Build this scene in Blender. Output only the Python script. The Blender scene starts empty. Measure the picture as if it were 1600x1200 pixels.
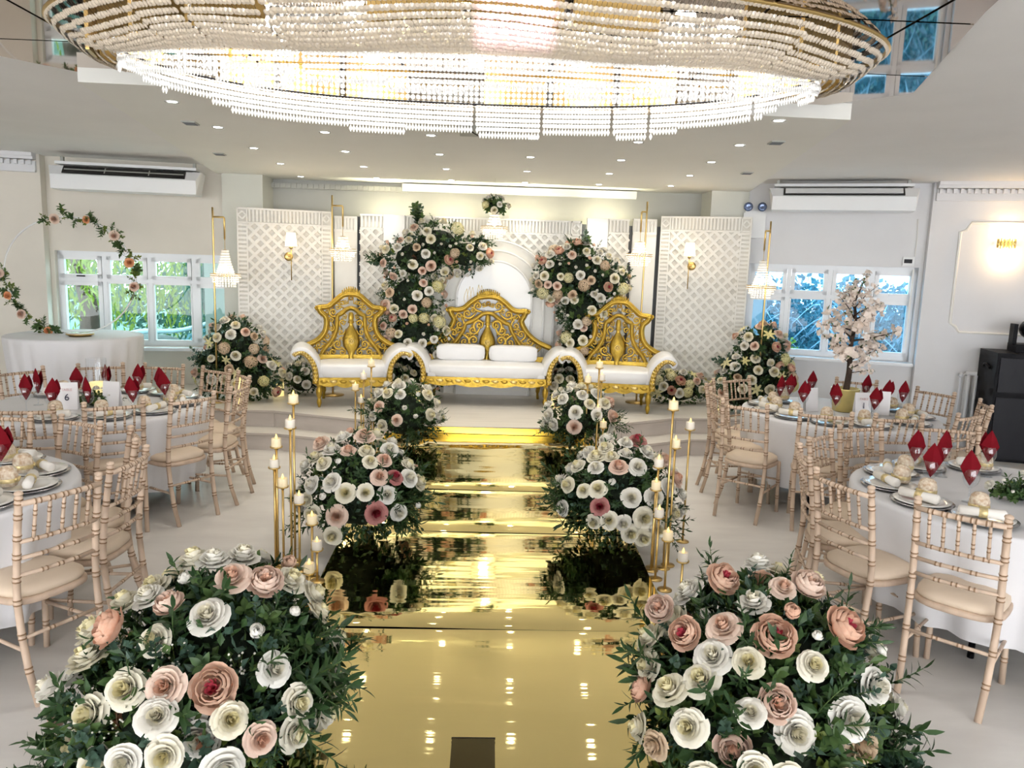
import bpy, math, random
from mathutils import Vector, Matrix, Euler
PI = math.pi
RND = random.Random(11)
SC = bpy.context.scene
COL = SC.collection

# ---------------------------------------------------------------- camera
cam_data = bpy.data.cameras.new('camera')
cam_data.sensor_width = 36.0
cam_data.lens = 27.0                      # 1200 px focal length on a 1600 px wide frame
cam_data.clip_end = 200
cam = bpy.data.objects.new('camera', cam_data)
COL.objects.link(cam)
cam.matrix_world = Matrix(((0.99909, -0.02676, -0.03303, 0.0),
                           (-0.02874, 0.15226, -0.98792, 0.0),
                           (0.03147, 0.98798, 0.15135, 1.9),
                           (0, 0, 0, 1)))
SC.camera = cam

# ---------------------------------------------------------------- world
W = bpy.data.worlds.new('sky'); SC.world = W
W.use_nodes = True
bg = W.node_tree.nodes['Background']
bg.inputs[0].default_value = (0.955, 0.97, 1.0, 1)
bg.inputs[1].default_value = 5.0

def area_light(name, loc, size, power, color=(1, .95, .87), rot=(0, 0, 0), sy=None, parent=None):
    d = bpy.data.lights.new(name, 'AREA'); d.energy = power; d.color = color
    d.shape = 'RECTANGLE' if sy else 'SQUARE'; d.size = size
    if sy: d.size_y = sy
    o = bpy.data.objects.new(name, d); o.location = loc; o.rotation_euler = rot
    o.parent = parent
    COL.objects.link(o); return o
def point_light(name, loc, power, color=(1, .8, .55), r=.03, parent=None):
    d = bpy.data.lights.new(name, 'POINT'); d.energy = power; d.color = color; d.shadow_soft_size = r
    o = bpy.data.objects.new(name, d); o.location = loc; o.parent = parent
    COL.objects.link(o); return o

# ---------------------------------------------------------------- exposure
vs = SC.view_settings
vs.view_transform = 'Standard'; vs.look = 'None'; vs.gamma = 1.0; vs.exposure = 0.65
vs.use_curve_mapping = False
SC.cycles.max_bounces = 6; SC.cycles.diffuse_bounces = 3; SC.cycles.glossy_bounces = 3
SC.cycles.transmission_bounces = 4; SC.cycles.transparent_max_bounces = 10
SC.cycles.use_adaptive_sampling = True; SC.cycles.adaptive_threshold = .05; SC.cycles.adaptive_min_samples = 12
SC.cycles.sample_clamp_indirect = 6.0; SC.cycles.use_denoising = True
SC.cycles.caustics_reflective = False; SC.cycles.caustics_refractive = False

# ---------------------------------------------------------------- materials
MATS = {}
def mat(name, col, rough=.5, metal=0, var=0, scale=8, bump=0, bscale=60, spec=.5, emit=None, estr=0, trans=0, sheen=0, col2=None, stretch=None, sub=0, ior=1.45, coat=0):
    m = bpy.data.materials.new(name); m.use_nodes = True
    nt = m.node_tree; b = nt.nodes['Principled BSDF']
    b.inputs['Base Color'].default_value = (*col, 1); b.inputs['Roughness'].default_value = rough
    b.inputs['Metallic'].default_value = metal; b.inputs['Specular IOR Level'].default_value = spec
    b.inputs['IOR'].default_value = ior
    if trans: b.inputs['Transmission Weight'].default_value = trans
    if coat: b.inputs['Coat Weight'].default_value = coat
    if sheen: b.inputs['Sheen Weight'].default_value = sheen
    if sub:
        b.inputs['Subsurface Weight'].default_value = sub; b.inputs['Subsurface Radius'].default_value = (.02, .015, .01)
    if emit:
        b.inputs['Emission Color'].default_value = (*emit, 1); b.inputs['Emission Strength'].default_value = estr
    if var or bump:
        tc = nt.nodes.new('ShaderNodeTexCoord'); src = tc.outputs['Object']
        if stretch:
            mp = nt.nodes.new('ShaderNodeMapping'); mp.inputs['Scale'].default_value = stretch
            nt.links.new(src, mp.inputs[0]); src = mp.outputs[0]
    if var:
        n = nt.nodes.new('ShaderNodeTexNoise'); n.inputs['Scale'].default_value = scale; n.inputs['Detail'].default_value = 5
        nt.links.new(src, n.inputs['Vector'])
        r = nt.nodes.new('ShaderNodeValToRGB')
        c2 = col2 or tuple(max(0, c * (1 - var)) for c in col)
        c1 = col if col2 else tuple(min(1, c * (1 + var * .5)) for c in col)
        r.color_ramp.elements[0].position = .32; r.color_ramp.elements[1].position = .68
        r.color_ramp.elements[0].color = (*c2, 1); r.color_ramp.elements[1].color = (*c1, 1)
        nt.links.new(n.outputs['Fac'], r.inputs[0]); nt.links.new(r.outputs[0], b.inputs['Base Color'])
    if bump:
        n2 = nt.nodes.new('ShaderNodeTexNoise'); n2.inputs['Scale'].default_value = bscale; n2.inputs['Detail'].default_value = 3
        nt.links.new(src, n2.inputs['Vector'])
        bp = nt.nodes.new('ShaderNodeBump'); bp.inputs['Strength'].default_value = bump; bp.inputs['Distance'].default_value = .02
        nt.links.new(n2.outputs['Fac'], bp.inputs['Height']); nt.links.new(bp.outputs[0], b.inputs['Normal'])
    MATS[name] = m
    return m

def leaf_mat(name, c, c2, rough=.45, tr=.25):
    # leaf with colour varied per object and some light passing through
    m = mat(name, c, rough)
    nt = m.node_tree; b = nt.nodes['Principled BSDF']
    oi = nt.nodes.new('ShaderNodeObjectInfo'); r = nt.nodes.new('ShaderNodeValToRGB')
    r.color_ramp.elements[0].color = (*c, 1); r.color_ramp.elements[1].color = (*c2, 1)
    tc = nt.nodes.new('ShaderNodeTexCoord'); n = nt.nodes.new('ShaderNodeTexNoise'); n.inputs['Scale'].default_value = 14
    nt.links.new(tc.outputs['Object'], n.inputs['Vector'])
    mx = nt.nodes.new('ShaderNodeMath'); mx.operation = 'ADD'
    mu = nt.nodes.new('ShaderNodeMath'); mu.operation = 'MULTIPLY'; mu.inputs[1].default_value = .6
    nt.links.new(oi.outputs['Random'], mu.inputs[0])
    sb = nt.nodes.new('ShaderNodeMath'); sb.operation = 'MULTIPLY_ADD'; sb.inputs[1].default_value = 1.4; sb.inputs[2].default_value = -.5
    nt.links.new(n.outputs['Fac'], sb.inputs[0]); nt.links.new(sb.outputs[0], mx.inputs[0]); nt.links.new(mu.outputs[0], mx.inputs[1])
    nt.links.new(mx.outputs[0], r.inputs[0]); nt.links.new(r.outputs[0], b.inputs['Base Color'])
    t = nt.nodes.new('ShaderNodeBsdfTranslucent'); nt.links.new(r.outputs[0], t.inputs[0])
    ms = nt.nodes.new('ShaderNodeMixShader'); ms.inputs[0].default_value = tr
    out = nt.nodes['Material Output']
    nt.links.new(b.outputs[0], ms.inputs[1]); nt.links.new(t.outputs[0], ms.inputs[2]); nt.links.new(ms.outputs[0], out.inputs[0])
    return m

def glass_mat(name, col, alpha_glossy=.08, rough=.0):
    # thin clear pane: tinted transparency plus a little gloss
    m = bpy.data.materials.new(name); m.use_nodes = True
    nt = m.node_tree; nt.nodes.remove(nt.nodes['Principled BSDF'])
    t = nt.nodes.new('ShaderNodeBsdfTransparent'); t.inputs[0].default_value = (*col, 1)
    g = nt.nodes.new('ShaderNodeBsdfGlossy'); g.inputs['Roughness'].default_value = rough
    ly = nt.nodes.new('ShaderNodeLayerWeight'); ly.inputs[0].default_value = .12
    mul = nt.nodes.new('ShaderNodeMath'); mul.operation = 'ADD'; mul.inputs[1].default_value = alpha_glossy; mul.use_clamp = True
    pw = nt.nodes.new('ShaderNodeMath'); pw.operation = 'POWER'; pw.inputs[1].default_value = 4.0
    sc_ = nt.nodes.new('ShaderNodeMath'); sc_.operation = 'MULTIPLY'; sc_.inputs[1].default_value = .45
    ly.inputs[0].default_value = .5
    nt.links.new(ly.outputs['Facing'], pw.inputs[0]); nt.links.new(pw.outputs[0], sc_.inputs[0]); nt.links.new(sc_.outputs[0], mul.inputs[0])
    ms = nt.nodes.new('ShaderNodeMixShader')
    nt.links.new(mul.outputs[0], ms.inputs[0]); nt.links.new(t.outputs[0], ms.inputs[1]); nt.links.new(g.outputs[0], ms.inputs[2])
    nt.links.new(ms.outputs[0], nt.nodes['Material Output'].inputs[0])
    MATS[name] = m; return m

mat('wall_cream', (.80, .75, .66), .7, var=.04, scale=2, bump=.03, bscale=120)
mat('wall_white', (.80, .80, .81), .7, var=.03, scale=2, bump=.03, bscale=120)
mat('wall_grey', (.50, .50, .46), .7, var=.04, scale=2)
mat('pillar', (.74, .74, .66), .6, var=.03, scale=2)
mat('ceiling', (.88, .865, .84), .75, var=.03, scale=1.5, bump=.02, bscale=200)
mat('soffit', (.88, .87, .81), .7, var=.02, scale=1.5)
mat('floor', (.78, .75, .71), .33, var=.07, scale=2.2, col2=(.70, .665, .63), bump=.02, bscale=30, stretch=(1, 3, 1))
mat('stage_floor', (.74, .70, .64), .35, var=.08, scale=3, stretch=(.6, 5, 1))
mat('riser', (.66, .60, .56), .5, var=.08, scale=3, stretch=(1, 1, 4))
mat('nosing', (.50, .45, .41), .5)
mat('white_paint', (.86, .85, .80), .45, var=.03, scale=6)
mat('panel_back', (.76, .74, .68), .6)
mat('gloss_white', (.9, .9, .88), .12)
mat('upvc', (.86, .88, .90), .25)
mat('dark_gap', (.14, .15, .16), .6)
mat('gold_mirror', (1.0, .84, .40), .04, metal=1)
mat('gold_side', (.85, .6, .12), .2, metal=1)
mat('gold_carved', (.54, .36, .06), .33, metal=.85, var=.18, scale=18, bump=.25, bscale=45)
mat('gold_dark', (.50, .30, .05), .4, metal=.8, var=.2, scale=20, bump=.4, bscale=60)
mat('gold_light', (.78, .60, .24), .3, metal=.8)
mat('brass', (.62, .44, .17), .32, metal=.95)
mat('white_leather', (.87, .87, .88), .35, var=.02, scale=9, bump=.05, bscale=15)
mat('limewash', (.63, .475, .355), .5, var=.22, scale=14, bump=.08, bscale=60, stretch=(1, 1, .25))
mat('limewash_ring', (.26, .155, .085), .6)
mat('cushion', (.72, .58, .44), .55, var=.05, scale=5, bump=.03, bscale=40)
mat('cloth_white', (.72, .71, .72), .75, var=.02, scale=4, sheen=.2)
mat('cloth_pearl', (.82, .81, .82), .6, var=.03, scale=3, sheen=.3)
mat('steel', (.6, .6, .62), .25, metal=1)
mat('china', (.88, .86, .82), .12, coat=.5)
mat('silver_rim', (.42, .42, .44), .25, metal=1)
mat('napkin_red', (.17, .002, .008), .8, var=.15, scale=10, spec=.2)
mat('napkin_cream', (.84, .80, .74), .8, var=.04, scale=14)
mat('favour', (.82, .74, .60), .6, var=.35, scale=55, col2=(.50, .33, .20))
mat('favour_gold', (.72, .58, .30), .4, metal=.5, var=.3, scale=40)
mat('card', (.90, .88, .89), .6)
mat('card_ink', (.03, .03, .06), .6)
mat('card_ink_pink', (.72, .45, .45), .6)
mat('wax', (.86, .74, .50), .5, emit=(1, .72, .35), estr=.10)
mat('wax_ivory', (.86, .78, .66), .5)
mat('led_flame', (1, .7, .2), .4, emit=(1, .66, .16), estr=1.7)
mat('pillar_glow', (.95, .85, .5), .5, emit=(1, .78, .30), estr=.55)
mat('bulb', (1, .95, .85), .3, emit=(1, .88, .66), estr=14)
mat('bulb_white', (1, 1, 1), .3, emit=(1, .97, .92), estr=22)
mat('shade_lit', (.95, .9, .8), .6, emit=(1, .80, .55), estr=1.6)
mat('crystal', (.97, .97, .97), .04, trans=.55, ior=1.5)
mat('crystal_lit', (.95, .93, .9), .05, emit=(1, .87, .68), estr=.12)
mat('bead', (.93, .92, .89), .08, spec=.8, ior=1.5, coat=.6)
mat('bead_unlit', (.68, .58, .45), .10, spec=.8, coat=.6)  # near drape's unlit beige and gold reflection put into the bead colour
mat('bead_thread', (.05, .045, .04), .6)
mat('bronze_mirror', (.46, .37, .30), .03, metal=1)
mat('black', (.008, .008, .010), .5, spec=.15)
mat('black_gloss', (.008, .008, .012), .4, spec=.25)
mat('ac_white', (.84, .85, .85), .3)
mat('ac_dark', (.02, .02, .02), .5)
mat('pink_led', (1, .85, 1), .3, emit=(1, .80, .98), estr=7)
mat('mat_bronze', (.11, .085, .035), .18, metal=.8)
mat('pot_gold', (.70, .57, .22), .35, metal=.5, var=.1, scale=12)
mat('bark', (.05, .03, .02), .8, var=.4, scale=25, bump=.6, bscale=40)
mat('twig', (.16, .09, .05), .7)
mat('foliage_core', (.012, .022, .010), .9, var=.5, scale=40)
mat('radiator', (.78, .80, .84), .35)
mat('lens', (.15, .2, .35), .05, metal=.4)
mat('grey_plastic', (.45, .46, .42), .5)
leaf_mat('leaf_dark', (.014, .042, .014), (.055, .115, .036))
leaf_mat('leaf_mid', (.045, .10, .032), (.13, .21, .06))
leaf_mat('leaf_blue', (.030, .075, .050), (.10, .17, .12))
leaf_mat('leaf_lime', (.11, .17, .025), (.24, .29, .07), tr=.3)
leaf_mat('leaf_rust', (.10, .035, .02), (.20, .09, .04))
leaf_mat('petal_cream', (.88, .82, .63), (.90, .86, .74), .6, .15)
leaf_mat('petal_white', (.87, .83, .74), (.89, .87, .80), .6, .15)
leaf_mat('petal_heart', (.88, .79, .46), (.90, .83, .56), .6, .15)
leaf_mat('petal_peach', (.78, .44, .30), (.85, .60, .45), .6, .15)
leaf_mat('petal_blush', (.84, .60, .48), (.86, .70, .58), .6, .15)
leaf_mat('petal_crimson', (.40, .03, .06), (.55, .07, .10), .6, .1)
leaf_mat('petal_mauve', (.42, .16, .15), (.56, .25, .22), .6, .1)
leaf_mat('petal_tan', (.66, .48, .32), (.78, .62, .44), .6, .12)
leaf_mat('petal_yellow', (.82, .74, .30), (.86, .82, .55), .6, .2)
leaf_mat('petal_orange', (.90, .36, .16), (.90, .48, .24), .6, .15)
leaf_mat('petal_pink', (.88, .74, .65), (.90, .82, .74), .6, .2)
leaf_mat('willow_leaf', (.08, .16, .015), (.24, .30, .03), .6, .4)
leaf_mat('garden_teal', (.015, .075, .06), (.06, .18, .13), .6, .3)
leaf_mat('garden_blue', (.02, .085, .11), (.08, .22, .25), .6, .3)  # leaf colour shifted blue to carry the blue cast of the light
mat('garden_twig', (.26, .38, .44), .7)
mat('rock', (.06, .08, .08), .8, var=.5, scale=6, bump=.5, bscale=10)
mat('lawn', (.04, .10, .08), .9, var=.4, scale=3)
glass_mat('pane_teal', (.62, .90, .92), .04)
glass_mat('pane_blue', (.30, .68, 1.0), .03)  # blue cast of the daylight put into the pane tint
glass_mat('goblet', (.96, .98, 1.0), .10)
glass_mat('acrylic', (.97, .97, .97), .06)

# gold carpet: add fine cross ripples to the mirror film
def ripple(m, strength=.12):
    nt = m.node_tree; b = nt.nodes['Principled BSDF']
    tc = nt.nodes.new('ShaderNodeTexCoord'); mp = nt.nodes.new('ShaderNodeMapping'); mp.inputs['Scale'].default_value = (.55, 5.0, 1)
    n = nt.nodes.new('ShaderNodeTexNoise'); n.inputs['Scale'].default_value = 1.6; n.inputs['Detail'].default_value = 2.5
    bp = nt.nodes.new('ShaderNodeBump'); bp.inputs['Strength'].default_value = strength; bp.inputs['Distance'].default_value = .02
    nt.links.new(tc.outputs['Object'], mp.inputs[0]); nt.links.new(mp.outputs[0], n.inputs['Vector'])
    nt.links.new(n.outputs['Fac'], bp.inputs['Height']); nt.links.new(bp.outputs[0], b.inputs['Normal'])
ripple(MATS['gold_mirror'], .10)

# ---------------------------------------------------------------- mesh helpers
class MB:
    def __init__(s): s.v = []; s.f = []; s.m = []; s.mi = 0; s.flat = set()
    def add(s, vs, fs, flat=False):
        o = len(s.v); s.v += [tuple(x) for x in vs]
        for q in fs:
            if flat: s.flat.add(len(s.f))
            s.f.append(tuple(i + o for i in q)); s.m.append(s.mi)
        return s
    def box(s, c, d, rz=0, rx=0, ry=0):
        M = Euler((rx, ry, rz)).to_matrix(); h = [x / 2 for x in d]; c = Vector(c)
        vs = [c + M @ Vector((sx * h[0], sy * h[1], sz * h[2])) for sx in (-1, 1) for sy in (-1, 1) for sz in (-1, 1)]
        return s.add(vs, [(0, 1, 3, 2), (4, 6, 7, 5), (0, 4, 5, 1), (2, 3, 7, 6), (0, 2, 6, 4), (1, 5, 7, 3)], True)
    def tube(s, pts, r, n=6, cap=True, closed=False):
        pts = [Vector(p) for p in pts]; k = len(pts)
        rs = r if isinstance(r, (list, tuple)) else [r] * k
        vs = []; up = None
        for i, p in enumerate(pts):
            a = pts[(i - 1) % k] if (i or closed) else p; b = pts[(i + 1) % k] if (i < k - 1 or closed) else p
            t = (b - a)
            if t.length < 1e-9: t = Vector((0, 0, 1))
            t.normalize()
            if up is None:
                up = Vector((0, 0, 1)) if abs(t.z) < .9 else Vector((1, 0, 0))
            x = up.cross(t)
            if x.length < 1e-6: x = t.orthogonal()
            x.normalize(); y = t.cross(x); up = y
            for j in range(n):
                g = 2 * PI * j / n; vs.append(p + rs[i] * (math.cos(g) * x + math.sin(g) * y))
        fs = []
        for i in range(k if closed else k - 1):
            for j in range(n):
                a, b = i * n + j, i * n + (j + 1) % n; c, d = ((i + 1) % k) * n + (j + 1) % n, ((i + 1) % k) * n + j
                fs.append((a, b, c, d))
        if cap and not closed:
            fs.append(tuple(range(n - 1, -1, -1))); fs.append(tuple(range((k - 1) * n, k * n)))
        return s.add(vs, fs)
    def cyl(s, p0, p1, r0, r1=None, n=10, cap=True):
        return s.tube([p0, p1], [r0, r0 if r1 is None else r1], n, cap)
    def lathe(s, prof, c=(0, 0, 0), n=16, axis='z', cap=True):
        vs = []; c = Vector(c)
        for (r, z) in prof:
            for j in range(n):
                g = 2 * PI * j / n; p = (r * math.cos(g), r * math.sin(g), z)
                if axis == 'y': p = (p[0], z, p[1])
                if axis == 'x': p = (z, p[0], p[1])
                vs.append(c + Vector(p))
        fs = []
        for i in range(len(prof) - 1):
            for j in range(n):
                q = (i * n + j, i * n + (j + 1) % n, (i + 1) * n + (j + 1) % n, (i + 1) * n + j)
                fs.append(q if axis != 'y' else q[::-1])
        if cap:
            if prof[0][0] > 1e-5: fs.append(tuple(range(n - 1, -1, -1)))
            if prof[-1][0] > 1e-5: fs.append(tuple(range((len(prof) - 1) * n, len(prof) * n)))
        return s.add(vs, fs)
    def prism(s, poly, z0, z1):
        # polygon in xy (counter-clockwise) extruded from z0 to z1
        n = len(poly)
        vs = [(x, y, z0) for x, y in poly] + [(x, y, z1) for x, y in poly]
        fs = [tuple(range(n - 1, -1, -1)), tuple(range(n, 2 * n))] + [(i, (i + 1) % n, n + (i + 1) % n, n + i) for i in range(n)]
        return s.add(vs, fs, True)
    def slab(s, poly, y0, y1):
        # polygon in xz extruded along y
        n = len(poly)
        vs = [(x, y0, z) for x, z in poly] + [(x, y1, z) for x, z in poly]
        fs = [tuple(range(n)), tuple(range(2 * n - 1, n - 1, -1))] + [(i, n + i, n + (i + 1) % n, (i + 1) % n) for i in range(n)]
        return s.add(vs, fs, True)
    def grid(s, fn, nu, nv, closed_u=False):
        vs = [fn(i / nu, j / nv) for j in range(nv + 1) for i in range(nu + (0 if closed_u else 1))]
        w = nu if closed_u else nu + 1
        fs = []
        for j in range(nv):
            for i in range(nu):
                a = j * w + i; b = j * w + (i + 1) % w
                fs.append((a, b, b + w, a + w))
        return s.add(vs, fs)
    def blob(s, c, r, n=10, k=6, e=1.0):
        # ellipsoid / superellipsoid cushion
        c = Vector(c)
        def sg(x): return math.copysign(abs(x) ** e, x)
        def fn(u, v):
            a = 2 * PI * u; b = PI * (v - .5)
            return c + Vector((r[0] * sg(math.cos(b)) * sg(math.cos(a)), r[1] * sg(math.cos(b)) * sg(math.sin(a)), r[2] * sg(math.sin(b))))
        return s.grid(fn, n, k, True)
    def mesh(s, name, mats, smooth=True):
        me = bpy.data.meshes.new(name); me.from_pydata(s.v, [], s.f)
        for x in (mats if isinstance(mats, (list, tuple)) else [mats]): me.materials.append(MATS[x])
        if any(s.m): me.polygons.foreach_set('material_index', s.m)
        if smooth: me.polygons.foreach_set('use_smooth', [i not in s.flat for i in range(len(s.f))])
        me.update(); return me
    def build(s, name, mats, parent=None, smooth=True, loc=None, rot=None):
        return put(s.mesh(name, mats, smooth), name, parent, loc, rot)

def put(me, name, parent=None, loc=None, rot=None, scale=None):
    o = bpy.data.objects.new(name, me); COL.objects.link(o); o.parent = parent
    if loc is not None: o.location = loc
    if rot is not None: o.rotation_euler = rot
    if scale is not None: o.scale = scale if isinstance(scale, (tuple, list)) else (scale,) * 3
    return o
def tag(o, label, cat=None, group=None, kind=None):
    o['label'] = label
    if cat: o['category'] = cat
    if group: o['group'] = group
    if kind: o['kind'] = kind
    return o
def thing(name, label, cat, loc=(0, 0, 0), rz=0, group=None, kind=None):
    o = bpy.data.objects.new(name, None); COL.objects.link(o); o.location = loc; o.rotation_euler = (0, 0, rz)
    o.empty_display_size = .1
    return tag(o, label, cat, group, kind)
def kids(o): return [c for c in COL.objects if c.parent == o]
def dup(root, loc, rz, label, group=None):
    r = root.copy(); COL.objects.link(r); r.location = loc; r.rotation_euler = (0, 0, rz); r['label'] = label
    if group: r['group'] = group
    for ch in root.children:
        c = ch.copy(); COL.objects.link(c); c.parent = r
        for g in ch.children:
            d = g.copy(); COL.objects.link(d); d.parent = c
    return r
def struct(name, mb, mats, label, cat, parent=None, smooth=False, loc=None, rot=None):
    o = mb.build(name, mats, parent, smooth, loc, rot)
    return tag(o, label, cat, kind='structure')
def catmull(pts, k=6, closed=False):
    P = [Vector(p) for p in pts]; n = len(P); out = []
    rng = range(n) if closed else range(n - 1)
    for i in rng:
        p0 = P[(i - 1) % n] if (closed or i > 0) else P[0]; p1 = P[i]; p2 = P[(i + 1) % n]; p3 = P[(i + 2) % n] if (closed or i + 2 < n) else P[-1]
        for j in range(k):
            t = j / k
            out.append(.5 * ((2 * p1) + (-p0 + p2) * t + (2 * p0 - 5 * p1 + 4 * p2 - p3) * t * t + (-p0 + 3 * p1 - 3 * p2 + p3) * t ** 3))
    if not closed: out.append(P[-1])
    return out
ORD = ['first', 'second', 'third', 'fourth', 'fifth', 'sixth', 'seventh', 'eighth', 'ninth', 'tenth', 'eleventh', 'twelfth', 'thirteenth', 'fourteenth']

# ================================================================ ROOM
ZC, ZS, ST = 2.98, 2.88, .34          # main ceiling, stage soffit, stage floor heights
mb = MB(); mb.prism([(-8, -6.5), (8, -6.5), (8, 10.2), (-8, 10.2)], -.1, 0)
struct('floor', mb, 'floor', 'pale off-white hall floor under the tables', 'floor')
mb = MB(); mb.prism([(-8, -6.5), (8, -6.5), (8, 10.4), (-8, 10.4)], ZC, ZC + .15)
struct('ceiling', mb, 'ceiling', 'flat off-white main ceiling around the chandelier', 'ceiling')
SOF = [(-3.35, 9.9), (-2.42, 4.75), (2.25, 4.98), (3.2, 9.9)]
mb = MB(); mb.prism(SOF, ZS, ZC + .01)
struct('trim_1', mb, 'soffit', 'dropped ceiling soffit over the stage with downlights', 'soffit')
mb = MB(); mb.prism([(-3.6, 9.9), (3.6, 9.9), (3.6, 10.1), (-3.6, 10.1)], 0, ZC)
struct('wall_back', mb, 'wall_grey', 'grey wall behind the stage backdrop', 'wall')
for i, (x0, x1) in enumerate(((-3.2, -2.72), (2.66, 3.12))):
    mb = MB(); mb.prism([(x0, 9.45), (x1, 9.45), (x1, 9.92), (x0, 9.92)], 0, ZS)
    struct('trim_%d' % (i + 2), mb, 'pillar', 'plain pale square pillar %s the stage backdrop' % ('left of' if i == 0 else 'right of'), 'pillar')
# decorative strip under soffit on the back wall
mb = MB(); mb.box((-1.9, 9.86, 2.80), (1.7, .06, .06))
for i in range(24): mb.box((-2.7 + i * .068, 9.82, 2.80), (.034, .03, .05))
struct('trim_4', mb, 'wall_grey', 'narrow dentil strip on the wall above the left backdrop', 'cornice')
mb = MB(); mb.box((.35, 9.80, 2.83), (2.9, .14, .07)); mb.box((.35, 9.76, 2.79), (2.9, .03, .03))
struct('trim_5', mb, 'ceiling', 'slim roller screen housing above the centre of the backdrop', 'screen housing')

def window_wall(wname, wlab, wmat, A, B, h, x0, x1, z0, z1, nb, tr, num, wlabel, pane):
    # wall from A (stage end) to B with an opening; local x runs along the wall, local -y faces the room
    A = Vector((A[0], A[1], 0)); B = Vector((B[0], B[1], 0)); d = B - A; L = d.length
    ang = math.atan2(d.y, d.x)
    flip = 1 if d.x > 0 else -1
    if flip < 0: ang = math.atan2(-d.y, -d.x); A = B
    T = .30
    mb = MB()
    mb.box((x0 / 2, T / 2, h / 2), (x0, T, h)); mb.box(((x1 + L) / 2, T / 2, h / 2), (L - x1, T, h))
    mb.box(((x0 + x1) / 2, T / 2, z0 / 2), (x1 - x0, T, z0)); mb.box(((x0 + x1) / 2, T / 2, (z1 + h) / 2), (x1 - x0, T, h - z1))
    struct(wname, mb, wmat, wlab, 'wall', loc=A, rot=(0, 0, ang))
    w = thing('window_%d' % num, wlabel, 'window', A, ang, kind='structure')
    yf = .12; fw = .055
    mb = MB()
    for (cx, cz, sx, sz) in (((x0 + x1) / 2, z0 + fw / 2, x1 - x0, fw), ((x0 + x1) / 2, z1 - fw / 2, x1 - x0, fw), (x0 + fw / 2, (z0 + z1) / 2, fw, z1 - z0), (x1 - fw / 2, (z0 + z1) / 2, fw, z1 - z0)):
        mb.box((cx, yf, cz), (sx, .08, sz))
    zt = z0 + (z1 - z0) * tr; bw = (x1 - x0) / nb
    for i in range(1, nb): mb.box((x0 + i * bw, yf, (z0 + z1) / 2), (fw * .9, .078, z1 - z0))
    mb.box(((x0 + x1) / 2, yf, zt), (x1 - x0, .076, fw * .8))
    mb.build('window_frame', 'upvc', w, False)
    mb = MB(); mb.box(((x0 + x1) / 2, .0, z0 - .02), (x1 - x0 + .06, .26, .035)); mb.build('window_sill', 'upvc', w, False)
    for i in range(nb):
        for (za, zb, nm) in ((z0 + fw, zt - fw * .4, 'casement'), (zt + fw * .4, z1 - fw, 'top_light')):
            xa, xb = x0 + i * bw + fw * .5, x0 + (i + 1) * bw - fw * .5
            s = .045; mb = MB()
            if nm == 'top_light' or i in (0, nb - 1):
                for (cx, cz, sx, sz) in (((xa + xb) / 2, za + s / 2, xb - xa, s), ((xa + xb) / 2, zb - s / 2, xb - xa, s), (xa + s / 2, (za + zb) / 2, s, zb - za), (xb - s / 2, (za + zb) / 2, s, zb - za)):
                    mb.box((cx, yf - .02, cz), (sx, .07, sz))
            else:
                s = .018
                for (cx, cz, sx, sz) in (((xa + xb) / 2, za + s / 2, xb - xa, s), ((xa + xb) / 2, zb - s / 2, xb - xa, s), (xa + s / 2, (za + zb) / 2, s, zb - za), (xb - s / 2, (za + zb) / 2, s, zb - za)):
                    mb.box((cx, yf - .01, cz), (sx, .06, sz))
            c = mb.build(nm, 'upvc', w, False)
            mb = MB(); mb.add([(xa + s * .8, yf, za + s * .8), (xb - s * .8, yf, za + s * .8), (xb - s * .8, yf, zb - s * .8), (xa + s * .8, yf, zb - s * .8)], [(0, 1, 2, 3)])
            mb.build('pane', pane, c, False)
            if nm == 'top_light':
                mb = MB(); mb.box(((xa + xb) / 2, yf - .07, za + s * .5), (.09, .02, .014)); mb.build('window_handle', 'black' if pane == 'pane_teal' and i == 0 else 'upvc', c, False)
    return w
window_wall('wall_left', 'cream wall with the left window and air conditioner', 'wall_cream', (-3.05, 9.58), (-5.12, 9.22), ZC, .05, 2.06, .80, 1.92, 4, .70, 1, 'white four-bay window onto a green garden, left of the stage', 'pane_teal')
window_wall('wall_right', 'white wall with the right window and air conditioner', 'wall_white', (3.08, 9.5), (5.0, 8.82), ZC, .12, 1.99, .93, 2.03, 4, .66, 2, 'white four-bay window onto blue-lit shrubs, right of the stage', 'pane_blue')
def plain_wall(name, label, m, pts, h, t=.2):
    mb = MB()
    for (a, b) in zip(pts[:-1], pts[1:]):
        a = Vector((*a, 0)); b = Vector((*b, 0)); d = b - a; n = Vector((-d.y, d.x, 0)).normalized()
        mb.box(((a + b) / 2 + n * t / 2)[:2] + (h / 2,), (d.length + .02, t, h), math.atan2(d.y, d.x))
    return struct(name, mb, m, label, 'wall')
plain_wall('wall_left_side', 'cream wall left of the left window recess', 'wall_cream', [(-7.5, -6.5), (-7.5, 8.6), (-5.10, 9.06)], ZC)
plain_wall('wall_right_side', 'white wall with moulded panel behind the speaker', 'wall_white', [(4.98, 8.72), (7.5, 7.9), (7.5, -6.5)], ZC)
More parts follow.
